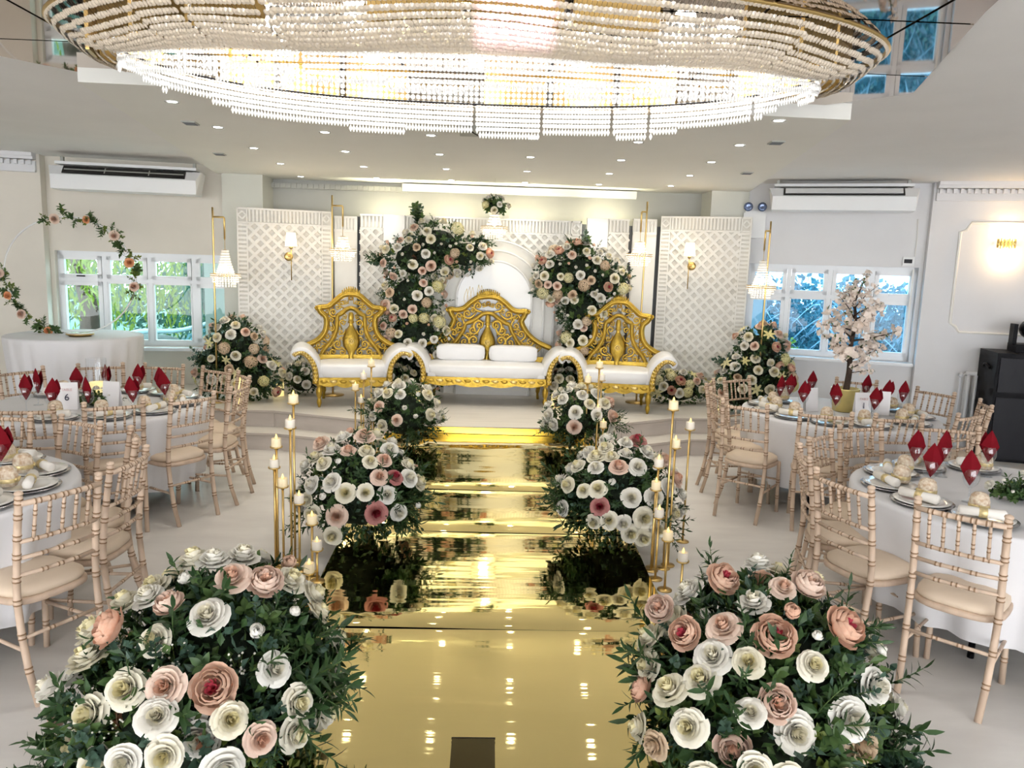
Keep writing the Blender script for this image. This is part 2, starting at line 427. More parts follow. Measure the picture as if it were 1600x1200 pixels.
# ================================================================ STAGE
UP = [(-3.9, 7.9), (-2.2, 7.92), (-1.27, 7.58), (-.42, 7.34), (.52, 7.38), (1.4, 7.70), (2.05, 8.08), (3.9, 8.15)]
LO = [(-3.9, 7.58), (-2.1, 7.60), (-1.29, 7.33), (-.46, 7.07), (.54, 7.10), (1.5, 7.45), (2.15, 7.80), (3.9, 7.86)]
def stage_layer(name, pts, z0, z1, label):
    poly = pts + [(3.9, 9.9), (-3.9, 9.9)]
    mb = MB(); mb.mi = 0; mb.prism(poly, z0, z1); mb.m = [1 if i >= 2 else 0 for i in range(len(mb.f))]
    o = struct(name, mb, ['stage_floor', 'riser'], label, 'stage')
    for a, b in zip(pts[:-1], pts[1:]):
        a = Vector((*a, 0)); b = Vector((*b, 0)); d = (b - a); n = Vector((d.y, -d.x, 0)).normalized()
        m2 = MB(); c = (a + b) / 2 + n * .006; m2.box((c.x, c.y, z1 - .022), (d.length, .012, .014), math.atan2(d.y, d.x)); m2.build('nosing', 'nosing', o, False)
        m2 = MB(); c = b + n * .003; m2.box((c.x, c.y, (z0 + z1) / 2 - .015), (.006, .006, z1 - z0 - .03), math.atan2(d.y, d.x)); m2.build('tile_joint', 'nosing', o, False)
    return o
stage_layer('trim_6', LO, 0, .17, 'lower pale step running along the stage front')
stage_layer('trim_7', UP, .17, ST, 'raised pale stage platform carrying the sofas')
# gold mirror carpet with its ramp over the steps
XL, XR = -.96, 1.04
prof = [(-3.2, .006), (3.80, .006), (3.84, .012), (4.6, .028), (5.14, .055), (5.18, .062), (5.9, .125), (5.95, .138), (6.5, .205), (6.88, .258), (7.30, .262)]
t = thing('gold_carpet', 'long mirrored gold aisle carpet leading up to the stage', 'carpet', (0, 0, 0))
def seg(y0, y1, n=8):
    out = []
    for (a, za), (b, zb) in zip(prof[:-1], prof[1:]):
        if b <= y0 + 1e-6 or a >= y1 - 1e-6: continue
        out.append((max(a, y0), za if a >= y0 else za + (zb - za) * (y0 - a) / (b - a)))
    out.append((y1, next(za + (zb - za) * (y1 - a) / (b - a) for (a, za), (b, zb) in zip(prof[:-1], prof[1:]) if a - 1e-6 <= y1 <= b + 1e-6)))
    return out
rr = random.Random(3)
for (y0, y1, lift) in ((-3.2, 3.86, 0), (3.80, 5.20, .004), (5.14, 5.97, .008), (5.90, 7.30, .012)):
    s0 = seg(y0, y1); pts = []
    for (a, za), (b, zb) in zip(s0[:-1], s0[1:]):
        k = max(1, int((b - a) / .12))
        pts += [(a + (b - a) * j / k, za + (zb - za) * j / k) for j in range(k)]
    pts.append(s0[-1])
    nx = 8; amp = 0 if y0 < 3 else .0035
    mb = MB()
    ph = rr.random() * 6
    def fn(u, v, pts=pts, lift=lift, amp=amp, ph=ph):
        i = v * (len(pts) - 1); j = min(int(i + 1e-6), len(pts) - 2); f = i - j
        y = pts[j][0] * (1 - f) + pts[j + 1][0] * f; z = pts[j][1] * (1 - f) + pts[j + 1][1] * f
        x = XL + (XR - XL) * u
        return (x, y, z + lift + .002 + amp * math.sin(y * 9 + ph + 1.3 * math.sin(x * 2.1 + ph)))
    mb.grid(fn, nx, len(pts) - 1)
    mb.build('carpet_sheet', 'gold_mirror', t)
mb = MB(); mb.box(((XL + XR) / 2, 7.325, .302), (XR - XL - .1, .012, .075)); mb.build('carpet_lip', 'gold_side', t, False)
side = [(3.80, 0)] + [(y, z - .002) for y, z in prof[2:]] + [(7.30, 0)]
mb = MB(); n = len(side)
mb.add([(XL + .01, y, z) for y, z in side] + [(XR - .01, y, z) for y, z in side], [tuple(range(n)), tuple(range(2 * n - 1, n - 1, -1))] + [(i, i + n, n + (i + 1) % n, (i + 1) % n) for i in range(n)])
tag(mb.build('aisle_ramp', 'white_paint', None, False), 'low white ramp under the gold carpet before the stage', 'ramp', kind='structure')
mb = MB(); mb.box((-.015, 2.70, .017), (.172, .28, .006)); mb.mi = 1; mb.box((-.015, 2.842, .017), (.176, .006, .007))
tag(mb.build('floor_plate', ['mat_bronze', 'black'], None, False), 'small dark rectangular plate lying on the gold carpet', 'plate')

# ================================================================ BACKDROP PANELS
def flute_panel(label, p0, p1, h, parts, z0=ST):
    """free-standing screen from p0 to p1 (plan); parts = list of (kind, x0, x1) along its width"""
    p0 = Vector((*p0, z0)); p1 = Vector((*p1, z0)); d = p1 - p0; L = d.length
    t = thing('trellis_screen', label, 'screen', p0, math.atan2(d.y, d.x), 'white backdrop screens behind the sofas')
    mb = MB(); mb.box((L / 2, .045, h / 2), (L, .05, h)); mb.build('backing_board', 'panel_back' if any(k == 'lattice' for k, *_ in parts) else 'white_paint', t, False)
    TB = .17
    for (k, x0, x1, *opt) in parts:
        if k == 'plain':
            mb = MB(); mb.box(((x0 + x1) / 2, .01, h / 2), (x1 - x0, .03, h)); mb.build('plain_board', 'gloss_white', t, False); continue
        if k == 'pilaster':
            mb = MB(); mb.box(((x0 + x1) / 2, .015, (h - TB) / 2), (x1 - x0 - .02, .03, h - TB)); mb.box(((x0 + x1) / 2, -.002, h - TB), (x1 - x0, .05, .03))
            n = int((x1 - x0) / .036)
            for i in range(n): mb.box((x0 + (i + .5) * (x1 - x0) / n, .012, h - TB / 2), (.018, .03, TB - .03))
            mb.box(((x0 + x1) / 2, .012, h - .012), (x1 - x0, .034, .024)); mb.build('pilaster', 'white_paint', t, False); continue
        bw = opt[0] if opt else .13
        sides = opt[1] if len(opt) > 1 else (1, 1)
        ix0, ix1 = x0 + bw * sides[0], x1 - bw * sides[1]; iz0, iz1 = .02, h - TB
        # border: flutes and corner squares
        mb = MB()
        mb.box(((x0 + x1) / 2, .012, h - .01), (x1 - x0, .036, .02)); mb.box(((x0 + x1) / 2, .012, h - TB), (x1 - x0, .036, .02))
        n = int((ix1 - ix0) / .040)
        for i in range(n): mb.box((ix0 + (i + .5) * (ix1 - ix0) / n, .014, h - TB / 2), (.021, .03, TB - .03))
        mb.build('top_flutes', 'white_paint', t, False)
        for s, (a, b) in zip((0, 1), ((x0, ix0), (ix1, x1))):
            if not sides[s]: continue
            mb = MB(); mb.box((a + .008, .012, h / 2), (.016, .036, h)); mb.box((b - .008, .012, h / 2), (.016, .036, h))
            n = int((h - TB) / .048)
            for i in range(n): mb.box(((a + b) / 2, .014, (i + .5) * (h - TB) / n), (b - a - .01, .03, .026))
            mb.build('side_flutes', 'white_paint', t, False)
            c = ((a + b) / 2, h - TB / 2); mb = MB()
            r = min(bw, TB) * .36
            q = [(c[0] + r * x, c[1] + r * z) for x, z in ((0, -1), (1, 0), (0, 1), (-1, 0))]
            for i in range(4):
                a_, b_ = q[i], q[(i + 1) % 4]
                mb.box(((a_[0] + b_[0]) / 2, .012, (a_[1] + b_[1]) / 2), (r * 1.42, .03, .018), ry=-math.atan2(b_[1] - a_[1], b_[0] - a_[0]))
            mb.build('corner_diamond', 'white_paint', t, False)
        # lattice: each slat clipped to the opening
        cw = .128; w = .034; slope = 1.0
        for sgn in (1, -1):
            k0 = -(iz1 - iz0) if sgn > 0 else 0
            c = (ix0 - iz1 if sgn > 0 else ix0 + iz0)
            c = math.floor(c / cw) * cw
            while True:
                c += cw
                # line x - sgn*z = c
                zs = sorted([(ix0 - c) * sgn, (ix1 - c) * sgn]); za, zb = max(iz0, zs[0]), min(iz1, zs[1])
                if sgn > 0 and c > ix1 - iz0: break
                if sgn < 0 and c > ix1 + iz1: break
                if zb - za < .03: continue
                xa, xb = c + sgn * za, c + sgn * zb
                m2 = MB(); m2.box(((xa + xb) / 2, .010 if sgn > 0 else .004, (za + zb) / 2), (math.hypot(xb - xa, zb - za), .022, w), ry=-math.atan2(zb - za, xb - xa))
                m2.build('lattice_slat', 'white_paint', t, False)
    mb = MB(); mb.box((L / 2, -.02, .045), (L + .02, .16, .09)); mb.build('plinth', 'white_paint', t, False)
    return t
flute_panel('angled white lattice screen at the left end of the stage backdrop', (-2.90, 9.03), (-1.885, 9.34), 2.13, [('lattice', 0, 1.061, .12)])
flute_panel('narrow plain white pilaster board behind the left throne chair', (-1.87, 9.42), (-1.605, 9.44), 2.09, [('pilaster', 0, .265)])
flute_panel('wide white centre screen with lattice behind the arches', (-1.58, 9.52), (1.11, 9.52), 2.13, [('lattice', 0, .275, .0, (0, 0)), ('plain', .285, .54), ('lattice', .55, 2.69, .13, (0, 1))])
flute_panel('white screen half plain half lattice behind the right flower column', (1.175, 9.52), (1.695, 9.52), 2.17, [('plain', 0, .255), ('lattice', .265, .52, .0, (0, 0))])
flute_panel('narrow plain white pilaster board right of the right flower column', (1.735, 9.50), (2.025, 9.48), 2.18, [('pilaster', 0, .285)])
flute_panel('angled white lattice screen at the right end of the stage backdrop', (2.07, 9.48), (3.07, 9.13), 2.22, [('lattice', 0, 1.059, .12)])
for x, lab in ((-1.593, 'left'), (1.143, 'centre right'), (1.715, 'right'), (2.05, 'far right')):
    mb = MB(); mb.box((x, 9.62, ST + 1.05), (.09, .03, 2.1)); o = mb.build('dark_strip', 'dark_gap', None, False)  # added dark strip; the shade of the open gap put into its colour
    tag(o, 'dark strip standing in for shade in the %s gap between backdrop screens' % lab, 'gap shade')
# nested arches
def arch(r, cz, y, th, label, m):
    pts = [(-r, 0)] + [(r, 0)] + [(r * math.cos(a), cz + r * math.sin(a)) for a in [PI * i / 40 for i in range(41)]]
    mb = MB(); mb.slab(pts, -th / 2, th / 2)
    o = mb.build('arch_panel', m, None, False, (.065, y, ST)); tag(o, label, 'arch', 'nested white arch panels behind the sofa')
    m2 = MB(); m2.tube([(-r, 0, .0), (-r, 0, cz)] + [(r * math.cos(a), 0, cz + r * math.sin(a)) for a in [PI - PI * i / 40 for i in range(41)]] + [(r, 0, 0)], .014, 6)
    m2.build('arch_edge', 'gloss_white', o, True, (0, -th / 2, 0))
    return o
arch(.73, 1.13, 9.44, .05, 'outermost and largest white half-round arch panel behind the sofa', 'white_paint')
arch(.60, 1.14, 9.37, .06, 'middle white half-round arch panel behind the sofa', 'white_paint')
a3 = arch(.45, 1.165, 9.29, .06, 'innermost white arch panel with leaf line drawing behind the sofa', 'gloss_white')
rr = random.Random(5)
for k in range(7):
    bx = -.36 + k * .035; hh = .18 + .16 * rr.random(); x0 = -.30 + rr.random() * .05
    pts = [(x0, -.035, 1.0), (bx, -.035, 1.0 + hh * .5), (bx + .03, -.035, 1.0 + hh)]
    mb = MB(); mb.tube(catmull(pts, 6), .0022, 4); mb.build('leaf_line', 'gold_light', a3)
    pts = [(x0, -.035, 1.0), (bx + .05, -.035, 1.0 + hh * .55), (bx + .03, -.035, 1.0 + hh)]
    mb = MB(); mb.tube(catmull(pts, 6), .0022, 4); mb.build('leaf_line', 'gold_light', a3)

# ================================================================ SOFAS
def scroll_mesh(turn=1.35, r0=.075, r1=.012, th=.011, leaf=True):
    mb = MB(); pts = []; rad = []
    N = 22
    for i in range(N + 1):
        a = 2 * PI * turn * i / N; r = r0 + (r1 - r0) * (i / N) ** .8
        pts.append((r * math.cos(a), 0, r * math.sin(a))); rad.append(th * (1.15 - .5 * i / N))
    mb.tube([(r0 * 1.0, 0, -r0 * 1.5), (r0 * 1.05, 0, -r0 * .7)] + pts, [th * .5, th * .9] + rad, 6)
    mb.blob((pts[-1][0], 0, pts[-1][2]), (th * 1.4,) * 3, 6, 4)
    if leaf:
        for a in (.6, 2.0, 3.4):
            i = int(a / (2 * PI * turn) * N); p = Vector(pts[i]); d = p.normalized()
            q = p + d * .035; mb.tube([p, (p + q) / 2 + Vector((.008, 0, .004)), q], [th * .8, th * .9, th * .15], 5)
    return mb.mesh('scroll', 'gold_carved')
SCR = scroll_mesh(th=.017); SCR2 = scroll_mesh(1.1, .058, .014, .015)
SCK = 1.18
def settee(name, label, loc, rz, hw, outer, inner, crest_hw, crest_z, scrolls, bolsters=False, splat=1.0):
    t = thing(name, label, 'sofa' if bolsters else 'armchair', loc, rz)
    f = -.30; bk = .27                      # front and back planes in local y
    lx = hw - .23                           # leg x
    # upholstered base and seat
    def rbox(u, v, x=lx + .05):
        return None
    mb = MB(); mb.box((0, -.01, .315), (2 * lx + .06, .58, .09)); mb.build('seat_base', 'white_leather', t, False)
    mb = MB(); mb.blob((0, -.02, .385), (lx + .035, .31, .085), 32, 12, .38); mb.build('seat_cushion', 'white_leather', t)
    # front rail, carved wavy apron
    top = .325; poly = []
    n = 24
    for i in range(n + 1):
        u = i / n; poly.append((-lx + 2 * lx * u, .255 - .022 * abs(math.sin(u * PI * 4)) - .02 * math.sin(u * PI)))
    poly += [(lx, top), (-lx, top)]
    mb = MB(); mb.slab(poly, f - .02, f + .03); fr = mb.build('front_rail', 'gold_carved', t, False)
    nb = int(2 * lx / .10)
    for i in range(nb):
        x = -lx + (i + .5) * 2 * lx / nb
        mb = MB(); mb.blob((x, f - .022, .283), (.036, .012, .019), 10, 6); mb.blob((x - .032, f - .02, .29), (.012, .01, .010), 6, 4); mb.build('carved_leaf', 'gold_light' if i % 2 else 'gold_carved', fr)
    # legs
    for sx in (-1, 1):
        for (y, s) in ((f + .02, 1), (bk - .04, 0)):
            mb = MB()
            if s: mb.lathe([(.034, .31), (.040, .27), (.030, .235), (.018, .222), (.030, .20), (.034, .165), (.026, .12), (.016, .10), (.024, .075), (.026, .05), (.017, .022), (.012, 0)][::-1], (sx * lx, y, 0), 12)
            else: mb.tube(catmull([(sx * (lx - .03), y, .31), (sx * (lx - .035), y - .01, .2), (sx * (lx - .05), y + .02, .1), (sx * (lx - .045), y + .04, 0)], 4), [.032] * 5 + [.026] * 4 + [.016] * 4, 8)
            mb.build('leg', 'gold_carved', t)
    # rolled arms
    ax = lx - .31
    P = [(.285, .40), (.30, .47), (.345, .555), (.41, .62), (.485, .65), (.555, .635), (.60, .585), (.595, .535), (.56, .51), (.535, .54), (.485, .575), (.43, .54), (.395, .46), (.375, .38), (.365, .30), (.285, .30)]
    cp = catmull([(x, 0, z) for x, z in P[:-2]], 4) + [Vector((.365, 0, .30)), Vector((.285, 0, .30))]
    for sx in (-1, 1):
        mb = MB(); poly = [((p.x + ax) * sx, p.z) for p in cp]
        if sx < 0: poly = poly[::-1]
        n = len(poly)
        # bulged upholstery: several sections along depth
        secs = [(f, .93), (f + .02, 1.0), (-.02, 1.0), (bk - .03, 1.0), (bk, .95)]
        cx = sum(p[0] for p in poly) / n; cz = sum(p[1] for p in poly) / n
        vs = [(cx + (x - cx) * k, y, cz + (z - cz) * k) for (y, k) in secs for x, z in poly]
        fs = [tuple(range(n)), tuple(range(len(vs) - 1, len(vs) - n - 1, -1))]
        for a in range(len(secs) - 1):
            for i in range(n): fs.append((a * n + i, (a + 1) * n + i, (a + 1) * n + (i + 1) % n, a * n + (i + 1) % n))
        mb.add(vs, fs); arm = mb.build('arm', 'white_leather', t)
        # gold scroll facing on the arm front
        path = catmull([((x + ax) * sx, f - .012, z) for x, z in ((.345, .26), (.345, .36), (.365, .46), (.41, .535), (.475, .585), (.535, .58), (.565, .555))], 5)
        mb = MB(); mb.tube(path, [.034 - .016 * i / (len(path) - 1) for i in range(len(path))], 8); g = mb.build('arm_facing', 'gold_carved', arm)
        for i in range(2, len(path) - 1, 2):
            p = path[i]; mb = MB()
            mb.tube([p + Vector((0, -.02, -.012)), p + Vector((sx * .014, -.034, .008)), p + Vector((sx * .026, -.026, .022))], [.006, .010, .003], 5)
            mb.tube([p + Vector((0, -.02, -.012)), p + Vector((-sx * .012, -.034, .008)), p + Vector((-sx * .022, -.026, .022))], [.006, .010, .003], 5)
            mb.build('arm_leaf', 'gold_light', t)
    # carved back: slightly reclined plane holder
    tilt = -.10
    def bp(x, z, dy=0): return Vector((x, bk + dy + (z - .4) * .12, z))
    def both(pts): return [(-x, z) for x, z in pts[::-1]] + [p for p in pts if p[0] > 1e-6]
    o = catmull([bp(x, z) for x, z in both(outer)], 5)
    mb = MB(); mb.tube(o, .034, 8); mb.tube([p + Vector((0, -.028, -.004)) for p in o], .013, 6); bf = mb.build('back_frame', 'gold_carved', t)
    i_ = catmull([bp(x, z) for x, z in both(inner)], 5)
    mb = MB(); mb.tube(i_, .026, 8); mb.tube([p + Vector((0, -.022, 0)) for p in i_], .009, 6); mb.build('inner_frame', 'gold_carved', t)
    mb = MB(); mb.box(bp(0, .47), (2 * outer[-1][0] - .15, .05, .07)); mb.build('back_rail', 'gold_carved', t, False)
    # ears
    ex, ez = max(outer, key=lambda q: q[0] if q[1] > .85 else 0)
    for sx in (-1, 1):
        mb = MB(); mb.blob(bp(sx * (ex + .005), ez - .005, -.01), (.045, .035, .038), 10, 6); mb.tube([bp(sx * (ex + .035), ez + .02, -.03), bp(sx * (ex + .05), ez, -.035), bp(sx * (ex + .03), ez - .025, -.03)], .012, 6); mb.build('ear', 'gold_carved', t)
    # crest fan
    mb = MB(); n = 20
    arc = [(-crest_hw + 2 * crest_hw * i / n) for i in range(n + 1)]
    lo = [(x, crest_z - .10 - .045 * (x / crest_hw) ** 2) for x in arc]; hi = [(x * .96, crest_z - .02 - .05 * (x / crest_hw) ** 2) for x in arc]
    off = bp(0, crest_z).y
    mb.slab(lo + hi[::-1], off - .025, off + .025); cr = mb.build('crest', 'gold_carved', t, False)
    nf = max(9, int(crest_hw / .0105))
    for i in range(nf):
        x = -crest_hw * .93 + 2 * crest_hw * .93 * i / (nf - 1); q = (x / crest_hw) ** 2
        mb = MB(); mb.tube([(x * .95, off - .03, crest_z - .075 - .045 * q), (x, off - .034, crest_z - .02 - .05 * q), (x * 1.03, off - .015, crest_z + .006 - .05 * q)], [.006, .0095, .006], 5); mb.build('flute', 'gold_carved', cr)
    # central splat with rosette
    prof = [(.035, .44), (.03, .50), (.05, .55), (.088, .60), (.096, .66), (.085, .72), (.05, .79), (.028, .83), (.022, .86), (.036, .865), (.036, .885), (.026, .89), (.034, .93), (.030, .96), (.018, .985)]
    pr = [(x * splat, z) for x, z in prof]
    mb = MB(); n = len(pr); vs = []
    for k, (dx, dy) in enumerate(((-1, 0), (-.7, -.03), (.7, -.03), (1, 0))):
        vs += [bp(x * dx, z, dy - .012) for x, z in pr]
    fs = [(k * n + i, (k + 1) * n + i, (k + 1) * n + i + 1, k * n + i + 1) for k in range(3) for i in range(n - 1)]
    fs += [(i, i + 1, 3 * n + i + 1, 3 * n + i) for i in range(n - 1)]
    mb.add(vs, fs); sp = mb.build('splat', 'gold_carved', t)
    mb = MB(); c = bp(0, .66, -.052)
    for k in range(10):
        a = 2 * PI * k / 10; mb.blob(c + Vector((.026 * math.cos(a), 0, .026 * math.sin(a))), (.010, .007, .010), 6, 4)
    mb.blob(c, (.013, .010, .013), 8, 5); mb.build('rosette', 'gold_light', sp)
    # pierced scrollwork
    for (x, z, s, a, kind) in scrolls:
        s *= SCK
        for sx in (-1, 1):
            ob = put(SCR if kind == 0 else SCR2, 'scroll', t, bp(x * sx, z, .0), (0, a * sx if sx > 0 else PI - a, 0), s)
            if sx < 0: ob.rotation_euler = (0, -a, 0); ob.scale = (-s, s, s)
    mb = MB()
    c = bp(0, inner[0][1] + .115, -.01)
    for k in range(6):
        a = 2 * PI * k / 6; mb.blob(c + Vector((.02 * math.cos(a), 0, .02 * math.sin(a))), (.013, .012, .013), 6, 4)
    mb.build('flower_boss', 'gold_dark', t)
    if bolsters:
        for sx in (-1, 1):
            b = MB(); b.blob((sx * .305, .13, .555), (.285, .085, .095), 28, 10, .42)
            tag(b.build('bolster_cushion', 'white_leather', None, True, loc), '%s white rectangular bolster cushion lying on the gold sofa' % ('left' if sx < 0 else 'right'), 'cushion', 'bolster cushions on the sofa')
    return t
co = [(0, 1.19), (.09, 1.175), (.17, 1.11), (.25, 1.045), (.345, 1.03), (.335, .985), (.28, .93), (.27, .84), (.30, .74), (.38, .66), (.50, .60)]
ci = [(0, 1.03), (.05, 1.015), (.10, .97), (.15, .94), (.155, .86), (.17, .76), (.22, .66), (.30, .56), (.34, .48)]
cs = [(.20, .98, .62, 2.4, 0), (.10, 1.08, .55, 1.2, 1), (.22, .89, .55, .4, 1), (.22, .80, .52, 3.6, 1), (.27, .70, .60, 1.0, 1), (.36, .61, .55, 2.2, 1), (.06, 1.10, .40, 3.0, 1),
      (.09, .86, .62, .5, 1), (.11, .76, .52, 2.8, 1), (.15, .62, .62, 1.6, 0), (.10, .53, .60, 4.2, 1), (.20, .53, .60, .8, 1), (.26, .52, .45, 2.9, 1), (.075, .93, .4, 4.0, 1), (.27, .985, .5, 5.0, 1), (.15, 1.04, .5, 4.4, 1), (.19, .70, .45, 5.2, 1), (.24, .62, .5, 3.0, 1), (.10, .68, .4, 0.2, 1), (.40, .55, .5, 5.6, 1), (.31, .60, .45, 4.4, 1)]
settee('throne_chair', 'gold carved throne armchair with white seat, left of the sofa', (-1.50, 8.52, ST), math.radians(12), .585, co, ci, .10, 1.27, cs)
settee('throne_chair', 'gold carved throne armchair with white seat, right of the sofa', (1.47, 8.60, ST), math.radians(-9), .585, co, ci, .10, 1.27, cs)
so = [(0, 1.20), (.12, 1.18), (.21, 1.12), (.29, 1.05), (.37, 1.03), (.445, 1.035), (.43, .98), (.40, .92), (.43, .84), (.50, .75), (.61, .67), (.76, .61)]
si = [(0, 1.00), (.06, .99), (.13, .94), (.20, .895), (.26, .87), (.28, .81), (.33, .72), (.40, .62), (.47, .50)]
ss = [(.12, 1.085, .66, 1.4, 0), (.24, .99, .70, 2.4, 0), (.34, .96, .62, .6, 1), (.33, .86, .62, 3.6, 0), (.40, .76, .66, 1.0, 0), (.50, .68, .66, 2.2, 0), (.60, .62, .5, .6, 1), (.05, 1.10, .42, 3.0, 1),
      (.10, .86, .80, .5, 0), (.17, .80, .66, 2.8, 0), (.16, .68, .80, 1.6, 0), (.27, .66, .72, 4.2, 0), (.30, .56, .62, .8, 1), (.42, .55, .5, 3.0, 1), (.18, .56, .6, 4.6, 1), (.18, 1.03, .5, 4.6, 1), (.30, .93, .5, 5.2, 1), (.36, .80, .5, 2.0, 1), (.45, .63, .5, 5.0, 1), (.55, .58, .55, 3.4, 1), (.22, .73, .5, 5.6, 1), (.10, .60, .5, .4, 1), (.36, .66, .45, 4.0, 1)]
settee('love_seat', 'wide gold carved two-seat sofa with white seat at stage centre', (-.005, 8.78, ST), 0, .895, so, si, .135, 1.28, ss, True, 1.0)
# ================================================================ FLOWERS
def petal(mb, base_r, tilt, az, w, h, curl, cup, z0=0, nu=4, nv=4):
    # flat open petal rising from radius base_r at azimuth az
    ca, sa = math.cos(az), math.sin(az)
    def fn(u, v):
        uu = (u - .5) * 2
        width = w * (math.sin(PI * (.16 + .66 * v)) ** .8)
        x = uu * width; t = tilt + curl * v * v
        r = base_r + math.sin(t) * h * v - cup * w * uu * uu
        z = z0 + math.cos(t) * h * v - .12 * h * uu * uu * v
        return (ca * r - sa * x, sa * r + ca * x, z)
    mb.grid(fn, nu, nv)
def cup_petal(mb, Rk, h, az, span, flare, z0, wob):
    # petal wrapped around the flower axis like a leaf of a cup, lip flaring by `flare`
    def fn(u, v):
        uu = (u - .5) * 2
        edge = 1 - .30 * max(0, v - .45) * uu * uu
        a = az + span * uu * (.55 + .45 * math.sin(PI * min(1, v * 1.1) * .5)) * edge
        r = Rk * math.sqrt(max(0, 1 - (1 - v) ** 2)) * (1 - .10 * uu * uu) + flare * v ** 4 + wob * uu * v
        z = z0 + h * (v - .16 * v * v * uu * uu) - abs(flare) * .55 * v ** 7
        return (r * math.cos(a), r * math.sin(a), z)
    mb.grid(fn, 4, 4)
def rose_mesh(name, mats, rings, R_=random.Random(2)):
    mb = MB()
    for ring in rings:
        if len(ring) == 9:
            (n, br, tilt, w, h, curl, cup, z0, mi) = ring; off = R_.random() * 6; mb.mi = mi
            for k in range(n): petal(mb, br, tilt + R_.uniform(-.07, .07), off + 2 * PI * k / n + R_.uniform(-.12, .12), w * R_.uniform(.92, 1.08), h * R_.uniform(.94, 1.06), curl, cup, z0)
        else:
            (n, Rk, h, span, flare, z0, mi) = ring; off = R_.random() * 6; mb.mi = mi
            for k in range(n): cup_petal(mb, Rk * R_.uniform(.95, 1.05), h * R_.uniform(.93, 1.06), off + 2 * PI * k / n + R_.uniform(-.15, .15), span * R_.uniform(.9, 1.1), flare * R_.uniform(.8, 1.2), z0, R_.uniform(-.03, .05))
    return mb.mesh(name, mats)
# unit: flower about 1 wide
ROSE_R = [(2, .035, .52, 1.7, .0, 0, 1), (3, .075, .52, 1.2, .008, 0, 1), (3, .115, .51, 1.2, .015, 0, 1), (4, .16, .49, 1.0, .03, 0, 1), (4, .21, .46, 1.0, .05, -.01, 0), (5, .27, .41, .85, .09, -.02, 0), (5, .33, .34, .82, .14, -.04, 0), (6, .37, .24, .72, .17, -.06, 0)]
PEON_R = [(5, .05, .36, .8, .04, .02, 1), (7, .11, .40, .5, .04, 0, 1), (5, .22, .50, .75, -.03, 0, 0), (5, .33, .54, .75, -.09, -.02, 0), (5, .40, .52, .75, -.08, -.04, 0), (6, .44, .42, .68, -.02, -.06, 0), (5, .46, .28, .75, .06, -.08, 0)]
BUD_R = [(3, .10, .56, 1.3, -.03, 0, 0), (3, .20, .56, 1.2, -.10, 0, 0), (4, .30, .52, 1.0, -.16, 0, 0), (5, .36, .40, .8, -.08, -.02, 0)]
LILY_R = [(6, .03, .85, .13, .62, .5, .2, 0, 0)]
FL = dict(
    cream=rose_mesh('rose', ['petal_cream', 'petal_heart'], ROSE_R), white=rose_mesh('rose', ['petal_white', 'petal_cream'], ROSE_R, random.Random(9)),
    blush=rose_mesh('rose', ['petal_blush', 'petal_peach'], ROSE_R, random.Random(4)), mauve=rose_mesh('rose', ['petal_mauve', 'petal_crimson'], ROSE_R, random.Random(5)),
    tan=rose_mesh('rose', ['petal_tan', 'petal_tan'], ROSE_R, random.Random(6)), orange=rose_mesh('rose', ['petal_orange', 'petal_orange'], ROSE_R, random.Random(8)),
    peony=rose_mesh('peony', ['petal_peach', 'petal_crimson'], PEON_R), peonyb=rose_mesh('peony', ['petal_blush', 'petal_peach'], PEON_R, random.Random(12)),
    bud=rose_mesh('bud', ['petal_peach', 'petal_peach'], BUD_R), budw=rose_mesh('bud', ['petal_white', 'petal_white'], BUD_R, random.Random(3)),
    lily=rose_mesh('lily', ['petal_yellow', 'petal_yellow'], LILY_R))
FNAME = dict(cream='rose', white='rose', blush='rose', mauve='rose', tan='rose', orange='rose', peony='peony', peonyb='peony', bud='flower_bud', budw='flower_bud', lily='lily', hyd='hydrangea', hydy='hydrangea')
def floret(mb, c, d, s):
    d = Vector(d).normalized(); x = d.orthogonal().normalized(); y = d.cross(x); c = Vector(c)
    for k in range(4):
        a = k * PI / 2; e = math.cos(a) * x + math.sin(a) * y; g = -math.sin(a) * x + math.cos(a) * y
        mb.add([c, c + s * (.55 * e + .35 * g) + d * s * .15, c + s * e, c + s * (.55 * e - .35 * g) + d * s * .15], [(0, 1, 2, 3)])
def hydrangea_mesh(m, seed):
    mb = MB(); r = random.Random(seed)
    for i in range(46):
        z = 1 - i / 46 * 1.25; a = i * 2.4; q = math.sqrt(max(0, 1 - z * z))
        d = (q * math.cos(a), q * math.sin(a), z); s = .48 + r.uniform(-.05, .05)
        floret(mb, (d[0] * s, d[1] * s, d[2] * s * .8), d, .17)
    return mb.mesh('hydrangea', m)
FL['hyd'] = hydrangea_mesh('petal_tan', 1); FL['hydy'] = hydrangea_mesh('petal_yellow', 2)

